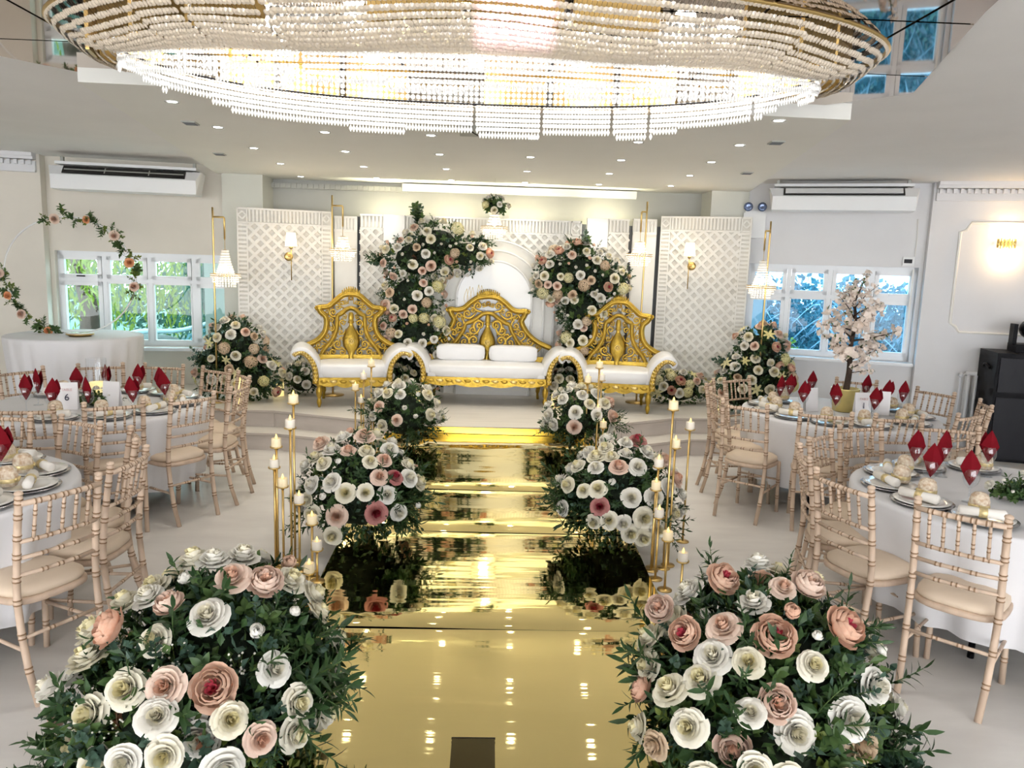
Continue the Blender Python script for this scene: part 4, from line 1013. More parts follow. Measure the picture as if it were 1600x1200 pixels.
# ---- place setting prototypes (one of each kind, copied)
def proto_plate():
    t = thing('dinner_plate', '', 'plate')
    mb = MB(); mb.lathe([(0, .002), (.09, .002), (.118, .008), (.150, .013), (.152, .016), (.118, .012), (.09, .006), (0, .006)], (0, 0, 0), 28); mb.build('charger', 'silver_rim', t)
    mb = MB(); mb.lathe([(0, .010), (.085, .010), (.10, .014), (.136, .022), (.137, .025), (.10, .019), (.085, .015), (0, .015)], (0, 0, 0), 28); mb.build('plate_dish', 'china', t)
    return t
def proto_roll():
    t = thing('rolled_napkin', '', 'napkin')
    mb = MB(); mb.tube([(-.105, 0, 0), (-.10, 0, 0), (0, 0, .002), (.09, 0, 0), (.10, 0, 0)], [.012, .024, .021, .027, .015], 10); mb.build('napkin_cloth', 'napkin_cream', t)
    mb = MB(); mb.lathe([(.0235, -.018), (.026, -.016), (.026, .016), (.0235, .018)], (0, 0, 0), 12, 'x', False); mb.build('napkin_ring', 'favour_gold', t)
    return t
def proto_favour():
    t = thing('favour_pouch', '', 'gift')
    mb = MB(); mb.lathe([(0, 0), (.042, 0), (.046, .02), (.046, .055), (.040, .078), (.026, .092), (0, .098)], (0, 0, 0), 12); mb.build('pouch', 'favour', t)
    mb = MB(); mb.lathe([(.047, .018), (.0485, .022), (.0485, .034), (.047, .038)], (0, 0, 0), 12, 'z', False); mb.blob((0, -.05, .03), (.014, .006, .012), 8, 5); mb.blob((.018, -.047, .034), (.010, .006, .008), 8, 5); mb.blob((-.018, -.047, .034), (.010, .006, .008), 8, 5); mb.build('ribbon', 'favour_gold', t)
    return t
def proto_glass():
    t = thing('wine_glass', '', 'glass')
    mb = MB(); mb.lathe([(.034, .0), (.034, .002), (.008, .006), (.004, .012), (.004, .07), (.010, .078)], (0, 0, 0), 16); mb.build('stem', 'goblet', t)
    mb = MB(); mb.lathe([(.010, .078), (.032, .10), (.040, .125), (.039, .155), (.033, .180)], (0, 0, 0), 18, 'z', False); mb.build('bowl', 'goblet', t)
    return t
def napkin_mesh(seed):
    # pointed burgundy fold standing in the glass: a cone below opening into two tips
    r = random.Random(seed); mb = MB()
    for s, (lean, h, w) in enumerate(((r.uniform(-.05, .05), .115, .048), (r.uniform(-.35, .35), .085, .040))):
        y = .008 * (1 if s else -1); tip = Vector((lean * .11, y * 1.5, .205 + h * .5 + .02))
        base = Vector((0, y * .3, .088)); l1 = Vector((-w + lean * .05, y, .19 + r.uniform(-.01, .01))); r1 = Vector((w + lean * .05, y, .19 + r.uniform(-.01, .015)))
        mid = Vector((lean * .05, y - .022 if not s else y + .018, .175)); lc = Vector((-.022, y * .6, .125)); rc = Vector((.022, y * .6, .125)); mc = Vector((0, (-.012 if not s else .014), .125))
        vs = [base, lc, mc, rc, l1, mid, r1, tip, (l1 + tip) / 2 + Vector((-.004, 0, .0)), (r1 + tip) / 2 + Vector((.004, 0, 0))]
        fs = [(0, 2, 1), (0, 3, 2), (1, 2, 5, 4), (2, 3, 6, 5), (4, 5, 7, 8), (5, 6, 9, 7)]
        mb.add(vs, fs)
    n = len(mb.v); th = .003
    vs = [(x, y + th, z) for x, y, z in mb.v]; fs = [tuple(i for i in f[::-1]) for f in mb.f]
    mb.add(vs, fs); return mb.mesh('red_napkin', 'napkin_red', False)
NAPM = [napkin_mesh(k) for k in range(5)]
PR = dict(plate=proto_plate(), roll=proto_roll(), favour=proto_favour(), glass=proto_glass()); _pu = {}
def place(kind, loc, rz, label, group):
    if kind not in _pu:
        _pu[kind] = 1; o = PR[kind]; o.location = loc; o.rotation_euler = (0, 0, rz); o['label'] = label; o['group'] = group; return o
    return dup(PR[kind], loc, rz, label, group)
for k, l in CH.items():
    (cx, cy), nm = TB[k]
    seats = []
    for (x, y, a, _) in l:
        d = Vector((x - cx, y - cy)).normalized(); seats.append((cx + d.x * .60, cy + d.y * .60, math.atan2(d.y, d.x)))
    seats = sorted(seats, key=lambda s: s[0] / s[1])
    for i, (x, y, a) in enumerate(seats):
        w = '%s from the left on the %s' % (ORD[i], nm)
        place('plate', (x, y, ZT), a, 'white dinner plate on a silver charger, ' + w, 'place settings on the ' + nm)
        place('roll', (x + .02 * math.cos(a), y + .02 * math.sin(a), ZT + .045), a + PI / 2 + .3, 'cream rolled napkin in gold ring, ' + w, 'cream napkins on the ' + nm)
        place('favour', (x - .075 * math.cos(a + .5), y - .075 * math.sin(a + .5), ZT + .0265), a + PI / 2, 'cream patterned favour pouch, ' + w, 'favours on the ' + nm)
NP = {'RB': [(2.57, 6.56), (2.69, 6.66), (2.65, 6.26), (3.0, 6.93), (2.88, 6.16), (3.42, 6.76), (3.12, 6.00), (3.46, 6.46), (3.58, 6.42)],
      'RF': [(2.51, 4.29), (2.40, 3.95), (2.68, 4.30), (2.53, 3.80), (2.97, 4.33)],
      'LB': [(-3.29, 5.51), (-3.36, 5.78), (-3.02, 5.35), (-3.14, 5.90), (-2.82, 5.45), (-3.01, 6.10), (-2.80, 6.18), (-2.53, 5.51), (-2.54, 6.02), (-2.44, 5.84)],
      'LF': [(-2.44, 3.84), (-2.75, 4.12)]}
rn = random.Random(77)
for k, l in NP.items():
    nm = TB[k][1]; l = sorted(l, key=lambda s: s[0] / s[1])
    for i, (x, y) in enumerate(l):
        w = '%s from the left on the %s' % (ORD[i], nm)
        rz = rn.uniform(-.6, .6)
        place('glass', (x, y, ZT), rz, 'wine glass holding a red napkin, ' + w, 'wine glasses on the ' + nm)
        o = put(NAPM[i % 5], 'red_napkin', None, (x, y, ZT + .0), (0, rn.uniform(-.06, .06), rz), 1.0); tag(o, 'burgundy napkin standing in a glass, ' + w, 'napkin', 'burgundy napkins on the ' + nm)
# ---- table number cards
def text_obj(body, size, m, parent, loc, rot=(PI / 2, 0, 0), name='lettering'):
    cu = bpy.data.curves.new(name, 'FONT'); cu.body = body; cu.size = size; cu.align_x = 'CENTER'; cu.align_y = 'CENTER'; cu.extrude = .0004
    o = bpy.data.objects.new(name, cu); COL.objects.link(o); o.parent = parent; o.location = loc; o.rotation_euler = rot; cu.materials.append(MATS[m])
    me = bpy.data.meshes.new_from_object(o); bpy.data.objects.remove(o); bpy.data.curves.remove(cu)
    return put(me, name, parent, loc, rot)
def card(loc, rz, lab, num, back=False):
    t = thing('table_card', lab, 'card', loc, rz, 'table number cards')
    mb = MB(); mb.box((0, .012, .10), (.135, .004, .20), rx=-.12); mb.box((0, .04, .10), (.135, .004, .20), rx=.12); mb.build('folded_card', 'card', t, False)
    if num:
        text_obj('TABLE', .026, 'card_ink_pink', t, (0, .0035, .148), (PI / 2 - .12, 0, 0)); text_obj(num, .07, 'card_ink', t, (0, -.0008, .092), (PI / 2 - .12, 0, 0))
    return t
card((3.12, 6.16, ZT), .05, 'white folded card reading TABLE 1 beside the blossom tree', '1')
card((3.32, 6.26, ZT), -.35, 'blank white folded card right of the TABLE 1 card', '')
card((2.77, 6.34, ZT), .4, 'blank white folded card left of the gold plant pot', '')
card((-3.06, 5.62, ZT), .2, 'white folded card with table number on the left rear table', '6')
card((-2.80, 5.72, ZT), -.2, 'blank white folded card right of the left table number card', '')
# ---- low greenery centrepieces
for (x, y, lab, sd) in ((-2.93, 5.80, 'low white flower and greenery centrepiece on the left rear table', 5), (2.86, 3.86, 'low white flower and greenery centrepiece on the right front table', 6)):
    arrangement('table_flowers', lab, (x, y, ZT), [((0, 0, .04), (.16, .10, .06))], dict(budw=3, white=1), dict(mid=4, lime=1, ruscus=1), 14, 36, .05, .36, sd, 'low table flowers', .04, 0)
# ---- hurricane vase with pillar candle
t = thing('hurricane_vase', 'clear glass cylinder vase with pale candle on the left rear table', 'vase', (-3.02, 5.98, ZT))
mb = MB(); mb.lathe([(.02, .002), (.068, .002), (.071, .01), (.071, .34)], (0, 0, 0), 24, 'z', False); mb.build('cylinder', 'goblet', t)
mb = MB(); mb.lathe([(0, .014), (.058, .014), (.058, .15), (.05, .155), (0, .15)], (0, 0, 0), 20); tag(mb.build('vase_candle', 'pillar_glow', None, True, (-3.02, 5.98, ZT)), 'wide pale candle inside the clear glass cylinder vase', 'candle')
# ---- cherry blossom tree in a gold pot
bt = thing('blossom_tree', 'pale pink cherry blossom tree in a gold pot on the right rear table', 'tree', (3.08, 6.42, ZT))
mb = MB(); mb.lathe([(0, 0), (.085, 0), (.095, .01), (.115, .19), (.12, .20), (.108, .20), (.10, .17), (0, .17)], (0, 0, 0), 20); mb.build('pot', 'pot_gold', bt)
mb = MB(); mb.tube(catmull([(0, 0, .15), (.02, .01, .35), (.005, 0, .55), (.03, .01, .75), (.0, .0, .95)], 5), [.030 - .001 * i for i in range(21)], 8); mb.build('trunk', 'bark', bt)
def blossom_branch(seed, L):
    r = random.Random(seed); mb = MB(); b = Vector((r.uniform(-.2, .2), r.uniform(-.2, .2), .1))
    def sp(t): return Vector((0, 0, L * t)) + b * L * t * t
    mb.mi = 1; mb.tube([sp(i / 4) for i in range(5)], [.007, .006, .005, .003, .002], 5); mb.mi = 0
    for i in range(26):
        t = r.uniform(.25, 1.0); p = sp(t) + Vector((r.gauss(0, .022), r.gauss(0, .022), r.gauss(0, .02))); d = Vector((r.gauss(0, 1), r.gauss(0, 1), r.gauss(.2, 1))).normalized()
        x = d.orthogonal().normalized(); y = d.cross(x); s = r.uniform(.020, .030)
        for k in range(5):
            a = 2 * PI * k / 5; e = math.cos(a) * x + math.sin(a) * y; g = -math.sin(a) * x + math.cos(a) * y
            mb.add([p, p + s * (.6 * e + .42 * g) + d * s * .2, p + s * e + d * s * .3, p + s * (.6 * e - .42 * g) + d * s * .2], [(0, 1, 2, 3)])
    mb.mi = 2
    for i in range(5): leaf(mb, sp(r.uniform(.2, 1)), (r.gauss(0, 1), r.gauss(0, 1), 1), (0, 0, 1), .04, .018)
    return mb.mesh('blossom_branch', ['petal_pink', 'bark', 'leaf_mid'])
BB = [blossom_branch(k, .26) for k in range(4)]
rb = random.Random(31)
for i in range(30):
    z = .32 + .64 * ((i + .5) / 30); a = i * 2.4; tl = .9 if z < .8 else .3
    if z < .42 and i % 2: continue
    o = put(BB[i % 4], 'blossom_branch', bt, (.01, 0, z), None, rb.uniform(.75, 1.15) * (1.15 if .45 < z < .7 else .95)); align(o, (math.cos(a) * tl, math.sin(a) * tl, rb.uniform(.1, .7)), rb)
# ---- cake table with floral hoop
o = cloth_mesh(.64, 1.055, 1.02, 24, 9, .03).build('tablecloth', 'cloth_pearl', None, True, (-4.30, 8.12, 0)); tag(o, 'pearly floor-length cloth on the tall cake table by the left window', 'tablecloth')
t = thing('cake_table', 'tall round cake table hidden under the pearly cloth', 'table', (-4.30, 8.12, 0))
mb = MB(); mb.lathe([(0, 1.02), (.62, 1.02), (.625, 1.035), (.62, 1.048), (0, 1.048)], (0, 0, 0), 32); mb.build('tabletop', 'grey_plastic', t)
mb = MB(); mb.lathe([(.30, 0), (.30, .02), (.04, .04), (.04, 1.02)], (0, 0, 0), 16); mb.build('pedestal', 'steel', t)
t = thing('cake_stand', 'small flat round cake board on the pearly cake table', 'tray', (-4.16, 7.95, 1.057))
mb = MB(); mb.lathe([(0, 0), (.10, 0), (.11, .012), (.13, .018), (.13, .028), (0, .028)], (0, 0, 0), 24); mb.build('board', 'brass', t)
mb = MB(); mb.lathe([(0, .0285), (.118, .0285), (.118, .032), (0, .032)], (0, 0, 0), 24); mb.build('top_disc', 'china', t)
ht = thing('flower_hoop', 'thin white standing hoop wound with ivy and peach roses on the cake table', 'hoop', (-4.36, 8.2, 1.057))
HR = .60; HC = Vector((0, 0, HR + .005))
mb = MB(); mb.tube([HC + Vector((HR * 1.12 * math.cos(2 * PI * i / 60), 0, HR * math.sin(2 * PI * i / 60))) for i in range(60)], .008, 6, closed=True); mb.build('ring', 'gloss_white', ht)
rh = random.Random(8)
for (a0, a1, n) in ((108, -18, 44), (172, 262, 38)):
    for i in range(n):
        a = math.radians(a0 + (a1 - a0) * i / (n - 1)); p = HC + Vector((HR * 1.12 * math.cos(a), rh.uniform(-.02, .02), HR * math.sin(a)))
        m = SP[rh.choice(['lime0', 'lime1', 'lime2', 'mid0', 'mid1'])]
        o = put(m, 'ivy_sprig', ht, p, None, rh.uniform(.45, .70)); align(o, (rh.gauss(0, 1), rh.uniform(-1, .1), rh.gauss(0, 1)), rh)
        if i % 9 == 4:
            o = put(FL['orange' if i % 2 else 'blush'], 'rose', ht, p + Vector((rh.uniform(-.03, .03), -.04, rh.uniform(-.03, .03))), None, rh.uniform(.075, .10)); align(o, (rh.uniform(-.3, .3), -1, rh.uniform(-.2, .4)), rh)
# ================================================================ CANDLE STANDS
def candle_stand(x, y, zt, z0, lab, grp, clab, lit):
    h = zt - z0 - .075
    t = thing('candle_stand', lab, 'candle stand', (x, y, z0), 0, grp)
    mb = MB(); mb.lathe([(0, 0), (.045, 0), (.045, .006), (.008, .010), (0, .010)], (0, 0, 0), 16); mb.build('base', 'brass', t)
    mb = MB(); mb.cyl((0, 0, .008), (0, 0, h), .0075, n=8); mb.build('pole', 'brass', t)
    mb = MB(); mb.lathe([(.0075, h - .02), (.012, h - .008), (.036, h - .002), (.038, h + .006), (.034, h + .006), (.030, h + .002), (0, h + .002)], (0, 0, 0), 16); mb.build('cup', 'brass', t)
    c = thing('candle', clab, 'candle', (x, y, z0 + h + .003), 0, grp + ', candles')
    mb = MB(); mb.lathe([(0, 0), (.029, 0), (.030, .004), (.030, .050), (.027, .054), (.020, .050), (0, .049)], (0, 0, 0), 14); mb.build('wax_body', 'wax' if lit else 'wax_ivory', c)
    mb = MB(); mb.lathe([(0, .047), (.006, .052), (.0075, .060), (.005, .070), (0, .082)], (0, 0, 0), 8); mb.build('flame', 'led_flame', c)
CL = {
 'left front': [(-1.187, 4.70, 1.097), (-1.183, 4.60, .962), (-1.268, 4.60, .842), (-1.282, 4.60, .713), (-1.233, 4.60, .594), (-1.122, 4.55, .507), (-1.022, 4.45, .413), (-.960, 4.30, .309), (-.950, 4.06, .270)],
 'right front': [(1.173, 4.70, 1.118), (1.424, 5.20, .890), (1.214, 4.75, .863), (1.103, 4.70, .747), (1.085, 4.66, .610), (1.082, 4.52, .476), (1.105, 4.36, .389), (1.160, 4.20, .322)]}
FARC = {'left rear': [(-1.057, 7.0, 1.029), (-1.127, 7.0, .909), (-1.202, 7.0, .806), (-1.149, 7.0, .688), (-1.03, 6.98, .53), (-1.04, 6.80, .40)],
 'right rear': [(.992, 6.7, 1.111), (1.02, 6.72, .997), (.896, 6.7, .978), (.985, 6.62, .721), (1.028, 6.55, .606), (1.10, 6.6, .433)]}
RANK = ['tallest', 'second tallest', 'third tallest', 'fourth tallest', 'fifth tallest', 'sixth tallest', 'seventh tallest', 'second shortest', 'shortest']
for grp, l in list(CL.items()) + list(FARC.items()):
    l = sorted(l, key=lambda q: -q[2]); n = len(l)
    for i, (x, y, z) in enumerate(l):
        rk = RANK[i] if i < n - 2 else ('second shortest' if i == n - 2 else 'shortest')
        inside = XL - .02 < x < XR + .02
        z0 = 0
        if inside:
            z0 = next((za + (zb - za) * (y - a) / (b - a) for (a, za), (b, zb) in zip(prof[:-1], prof[1:]) if a <= y <= b), 0) + .018
        candle_stand(x, y, z, z0, '%s slim gold candle stand in the %s cluster beside the aisle' % (rk, grp), 'gold candle stands, ' + grp, 'ivory candle on the %s stand of the %s cluster' % (rk, grp), i % 2 == 0)
# glowing pillar candles on the stage
for (x, y, h, r_, lab) in ((-2.40, 8.83, .155, .062, 'glowing yellow pillar candle right of the left flower mound'), (-2.66, 8.28, .26, .055, 'tall glowing pillar candle before the left flower mound'), (-.80, 8.50, .15, .07, 'pale pillar candle between left throne chair and sofa'),
                         (.80, 8.55, .15, .065, 'pale pillar candle between sofa and right throne chair'), (2.72, 8.62, .13, .05, 'bright small candle at the left foot of the right flower mound'), (3.22, 8.30, .16, .055, 'pale pillar candle in front of the right flower mound')):
    c = thing('pillar_candle', lab, 'candle', (x, y, ST), 0, 'glowing pillar candles on the stage')
    mb = MB(); mb.lathe([(0, 0), (r_, 0), (r_, h - .01), (r_ - .01, h), (r_ - .02, h - .012), (0, h - .014)], (0, 0, 0), 18); mb.build('wax_body', 'pillar_glow', c)
    mb = MB(); mb.lathe([(0, h - .016), (.007, h), (.009, h + .012), (0, h + .035)], (0, 0, 0), 8); mb.build('flame', 'led_flame', c)
# ================================================================ CRYSTAL LAMPS
def octa(mb, c, r, h):
    c = Vector(c)
    vs = [c + Vector((0, 0, h))] + [c + Vector((r * math.cos(a), r * math.sin(a), 0)) for a in (0, PI / 2, PI, 1.5 * PI)] + [c - Vector((0, 0, h))]
    mb.add(vs, [(0, 1, 2), (0, 2, 3), (0, 3, 4), (0, 4, 1), (5, 2, 1), (5, 3, 2), (5, 4, 3), (5, 1, 4)], True)
def pendant(label, loc, top_r, rim_r, hh, tiers, group, power=3):
    """crystal lamp hung from loc: tapered bead basket, brass rim, bead tiers under it"""
    t = thing('crystal_lamp', label, 'lamp', loc, 0, group)
    mb = MB(); mb.cyl((0, 0, 0), (0, 0, -.10), .003, n=6); mb.lathe([(top_r * .4, -.10), (top_r, -.11), (top_r, -.12), (top_r * .4, -.125)], (0, 0, 0), 14); mb.build('cap', 'brass', t)
    zt = -.115; zb = zt - hh
    mb = MB()
    for i in range(26):
        a = 2 * PI * i / 26; n = int(hh / .022)
        for k in range(n):
            u = k / (n - 1); r = top_r + (rim_r * .62 - top_r) * (u ** 1.5); octa(mb, (r * math.cos(a), r * math.sin(a), zt - hh * u), .009, .011)
    o = mb.build('bead_basket', 'crystal_lit', t); o['kind'] = 'stuff'
    mb = MB()
    for z in (zb, zb - .022):
        mb.tube([(rim_r * math.cos(2 * PI * i / 32), rim_r * math.sin(2 * PI * i / 32), z) for i in range(32)], .004, 5, closed=True)
    mb.build('rim', 'brass', t)
    mb = MB()
    for (r, n, L) in tiers:
        for i in range(n):
            a = 2 * PI * i / n
            for k in range(L): octa(mb, (r * math.cos(a), r * math.sin(a), zb - .012 - k * .024), .009, .012)
    o = mb.build('bead_fringe', 'crystal_lit', t); o['kind'] = 'stuff'
    mb = MB(); mb.blob((0, 0, zb + .05), (.028, .028, .042), 10, 8); mb.build('bulb', 'bulb', t)
    point_light('lamp_glow', (0, 0, zb + .02), power, (1, .80, .55), .06, t)
    return t
def hook_stand(label, x, y, z0, h, hx, hook_drop, base=True):
    t = thing('hook_stand', label, 'stand', (x, y, z0), 0, 'tall gold hook stands holding crystal lamps')
    mb = MB(); mb.tube(catmull([(0, 0, 0), (0, 0, h - .03), (0, 0, h)], 2) + [(hx * .06, 0, h + .006), (hx * .94, 0, h + .006), (hx, 0, h), (hx, 0, h - hook_drop)], .010, 8); mb.build('pole', 'brass', t)
    mb = MB(); mb.lathe([(0, 0), (.13, 0), (.13, .012), (.02, .02), (0, .02)], (0, 0, 0), 20); mb.build('base', 'brass', t)
    mb = MB(); mb.tube([(hx, 0, h - hook_drop), (hx, 0, h - hook_drop - .012)], .006, 6); mb.build('hook', 'brass', t)
    return t
T3 = [(.15, 30, 2), (.13, 26, 4), (.10, 20, 6)]
LG = 'crystal lamps on gold stands'
hook_stand('tall gold hook stand left of the left throne chair', -1.80, 8.95, ST, 2.17, .12, .22); pendant('lit crystal lamp hanging behind the left throne chair', (-1.68, 8.95, 2.28), .05, .15, .13, T3, LG)
hook_stand('tall gold hook stand at the left window', -2.93, 8.35, ST, 1.97, .12, .22); pendant('lit crystal lamp hanging before the left window', (-2.81, 8.35, 2.08), .035, .15, .24, T3, LG)
hook_stand('tall gold hook stand right of the right throne chair', 1.79, 8.98, ST, 2.22, -.06, .22); pendant('lit crystal lamp hanging beside the right throne chair', (1.73, 8.98, 2.33), .05, .15, .13, T3, LG)
hook_stand('tall gold hook stand at the right window', 3.03, 8.40, ST, 2.02, -.05, .20); pendant('lit crystal lamp hanging before the right window', (2.98, 8.40, 2.15), .035, .16, .26, T3, LG)
pendant('crystal lamp topped with flowers above the white arches', (.04, 8.95, 2.585), .05, .155, .13, T3, LG, 4)
t = thing('ceiling_wire', 'thin wire holding the flower-topped lamp from the stage ceiling', 'wire', (.04, 8.95, 2.585))
mb = MB(); mb.cyl((0, 0, 0), (0, 0, ZS - 2.585), .0025, n=5); mb.build('wire_strand', 'acrylic', t)
arrangement('lamp_flowers', 'small white flower cluster on top of the centre crystal lamp', (.04, 8.93, 2.475), [((0, 0, .08), (.12, .09, .10))], dict(white=3, cream=2, hydy=1), dict(mid=3, ruscus=2, lime=1), 12, 26, .075, .5, 313, None, .06, -.4)
# wall sconces on the screens
for (x, y, z, rz, lab, sx) in ((-2.335, 9.105, 1.93, math.radians(14), 'left', 1), (2.41, 9.215, 1.97, math.radians(-17), 'right', -1)):
    t = thing('wall_sconce', 'brass sconce with lit white shade on the %s lattice screen' % lab, 'sconce', (x, y, z), rz, 'brass sconces on the screens')
    mb = MB(); mb.lathe([(.0, .0), (.05, .0), (.05, -.015), (.03, -.022), (0, -.024)], (0, 0, 0), 20, 'y'); mb.build('wall_disc', 'brass', t)
    mb = MB(); mb.tube([(0, -.02, 0), (.02 * sx, -.075, 0), (.03 * sx, -.085, .0)], .007, 8); mb.build('arm', 'brass', t)
    mb = MB(); mb.cyl((.03 * sx, -.085, -.27), (.03 * sx, -.085, .11), .006, n=8); mb.lathe([(.018, .09), (.02, .11), (.016, .12)], (.03 * sx, -.085, 0), 10); mb.build('rod', 'brass', t)
    mb = MB(); mb.lathe([(.060, .12), (.068, .12), (.050, .27), (.046, .27)], (.03 * sx, -.085, 0), 18, 'z', False); mb.build('shade', 'shade_lit', t)
    point_light('sconce_glow', (.03 * sx, -.15, .20), 2.0, (1, .74, .45), .04, t)
# ================================================================ DOWNLIGHTS
SPX = [(-2.1, 6.15), (-1.30, 6.2), (-.48, 6.16), (.31, 6.12), (1.12, 6.12), (1.9, 6.08), (-1.33, 7.22), (-.48, 7.19), (.34, 7.15), (1.16, 7.13), (1.96, 7.05), (-1.34, 8.3), (-.48, 8.25), (.36, 8.2), (1.21, 8.15), (2.03, 8.07), (-2.28, 9.5), (-1.36, 9.36), (-.48, 9.3), (.39, 9.28), (1.25, 9.2), (2.07, 9.08), (-2.07, 5.22), (1.83, 5.08), (-2.2, 8.3), (-2.15, 7.22)]
me_r = MB().lathe([(.030, -.002), (.046, -.006), (.048, -.001), (.030, .0)], (0, 0, 0), 18, 'z', False).mesh('trim_ring', 'gloss_white')
me_b = MB().lathe([(0, -.003), (.031, -.003)], (0, 0, 0), 18, 'z', False).mesh('lamp_disc', 'bulb_white')
for i, (x, y) in enumerate(SPX):
    RY = [5.15, 6.13, 7.15, 8.2, 9.3]; rw = lambda q: min(range(5), key=lambda j: abs(RY[j] - q[1])); rows = sorted([q for q in SPX if rw(q) == rw((x, y))], key=lambda q: q[0]); col = rows.index((x, y)); rk = ['front pair', 'second row', 'third row', 'fourth row', 'back row'][rw((x, y))]
    t = thing('ceiling_downlight', 'round recessed downlight, %s from the left in the %s of the stage ceiling' % (ORD[col], rk), 'downlight', (x, y, ZS), 0, 'recessed downlights in the stage ceiling')
    put(me_r, 'trim_ring', t); put(me_b, 'lamp_disc', t)
    d = bpy.data.lights.new('spot_glow', 'SPOT'); d.energy = 12; d.color = (1, .93, .80); d.spot_size = math.radians(95); d.spot_blend = .8; d.shadow_soft_size = .04
    o = bpy.data.objects.new('spot_glow', d); COL.objects.link(o); o.parent = t; o.location = (0, 0, -.03)
for i, x in enumerate((-1.25, -.45, .45, 1.42)):
    t = thing('led_uplight', 'small LED uplight bar hidden behind the backdrop, %s from the left' % ORD[i], 'uplight', (x, 9.620, 2.36), 0, 'LED uplights behind the backdrop')
    mb = MB(); mb.box((0, 0, -.03), (.5, .07, .06)); mb.build('housing', 'black', t, False)
    mb = MB(); mb.box((0, 0, .003), (.46, .05, .004)); mb.build('led_strip', 'bulb', t, False)
    area_light('uplight_glow', (0, 0, .01), .46, 5, (1, 1, .70), (PI + .55, 0, 0), .05, t).data.spread = math.radians(120)
# vents, hatch
for (x, y, lab, rz) in ((-2.25, 6.0, 'front left', .1), (-2.62, 7.7, 'rear left', .1), (2.12, 5.9, 'front right', -.1), (2.5, 7.7, 'rear right', -.1)):
    t = thing('air_vent', 'small slotted vent at the %s edge of the stage ceiling' % lab, 'vent', (x, y, ZS), rz, 'slotted ceiling vents')
    mb = MB(); mb.box((0, 0, -.004), (.10, .14, .008)); mb.build('vent_plate', 'grey_plastic', t, False)
    for k in range(3):
        mb = MB(); mb.box((0, -.04 + k * .04, -.010), (.085, .018, .005)); mb.build('vent_slot', 'dark_gap', t, False)
t = thing('projector_plate', 'grey square mounting plate with a cable under the stage ceiling', 'mount', (-.08, 5.78, ZS))
mb = MB(); mb.box((0, 0, -.02), (.33, .26, .04)); mb.build('plate', 'grey_plastic', t, False)
mb = MB(); mb.tube(catmull([(-.10, -.14, -.03), (-.03, -.16, -.075), (.03, -.16, -.07), (.05, -.14, -.03)], 6), .004, 5); mb.tube(catmull([(.18, -.10, -.005), (.24, -.12, -.02), (.32, -.10, -.005)], 5), .004, 5); mb.build('cable', 'black', t)

# ================================================================ GRAND CHANDELIER
CX, CY = -.10, 3.95
ch = thing('crystal_chandelier', 'huge oval crystal bead chandelier under the mirrored ceiling plate', 'chandelier', (CX, CY, 0))
A0, B0, Z0 = 1.99, .92, 2.955
A1, B1, Z1 = 1.70, .55, 2.785
def ringz(th): return Z1 + .075 * math.cos(th) ** 4
def ell(a, b, th): return (a * math.cos(th), b * math.sin(th))
def equi(a, b, n):
    M = 1440; L = [0]
    for i in range(M):
        p, q = ell(a, b, 2 * PI * i / M), ell(a, b, 2 * PI * (i + 1) / M); L.append(L[-1] + math.dist(p, q))
    out = []; j = 0
    for k in range(n):
        s = L[-1] * k / n
        while L[j + 1] < s: j += 1
        out.append(2 * PI * (j + (s - L[j]) / (L[j + 1] - L[j])) / M)
    return out
def disc(mb, c, d, r, th=.006, n=8):
    d = Vector(d).normalized(); x = d.orthogonal().normalized(); y = d.cross(x); c = Vector(c)
    vs = [c + d * th, c - d * th] + [c + r * (math.cos(2 * PI * i / n) * x + math.sin(2 * PI * i / n) * y) for i in range(n)]
    fs = [(0, 2 + i, 2 + (i + 1) % n) for i in range(n)] + [(1, 2 + (i + 1) % n, 2 + i) for i in range(n)]
    mb.add(vs, fs, True)
rc = random.Random(17)
NS = 470; TH = equi(A0, B0, NS)
drape = MB(); fringe = MB(); thread = MB()
for i, th in enumerate(TH):
    p0 = Vector((*ell(A0, B0, th), Z0)); p1 = Vector((*ell(A1, B1, th), ringz(th)))
    if rc.random() < .012: continue
    L = (p1 - p0).length; n = max(6, int(L / .033)); sag = .12 + .03 * math.sin(th * 9)
    out = Vector((p0.x / A0 ** 2, p0.y / B0 ** 2, 0)).normalized(); prev = None
    for k in range(n + 1):
        t_ = k / n; p = p0.lerp(p1, t_); p.z -= sag * 4 * t_ * (1 - t_) * .55
        tang = (p1 - p0).normalized(); nrm = Vector((out.x, out.y, -.9)).normalized() + Vector((rc.uniform(-.25, .25), rc.uniform(-.25, .25), 0))
        disc(drape, p, nrm, .0148)
        if prev is not None and k % 3 == 0: thread.add([prev, prev + Vector((.0015, 0, 0)), p + Vector((.0015, 0, 0)), p], [(0, 1, 2, 3)])
        if k % 3 == 0: prev = p
    nf = max(1, int(round(4.4 - 3.2 * math.cos(th) ** 4 + .6 * math.sin(th * 14))))
    for k in range(nf):
        z = p1.z - .022 - k * .026
        disc(fringe, (p1.x, p1.y, z), (out.x + rc.uniform(-.5, .5), out.y + rc.uniform(-.5, .5), 0), .0115, .007)
    octa(fringe, (p1.x, p1.y, p1.z - .022 - nf * .026 - .006), .009, .020)
for mb, nm, m in ((drape, 'bead_drape', 'bead_unlit'), (fringe, 'bead_fringe', 'bead'), (thread, 'bead_thread', 'bead_thread')):
    o = mb.build(nm, m, ch, False); o['kind'] = 'stuff'
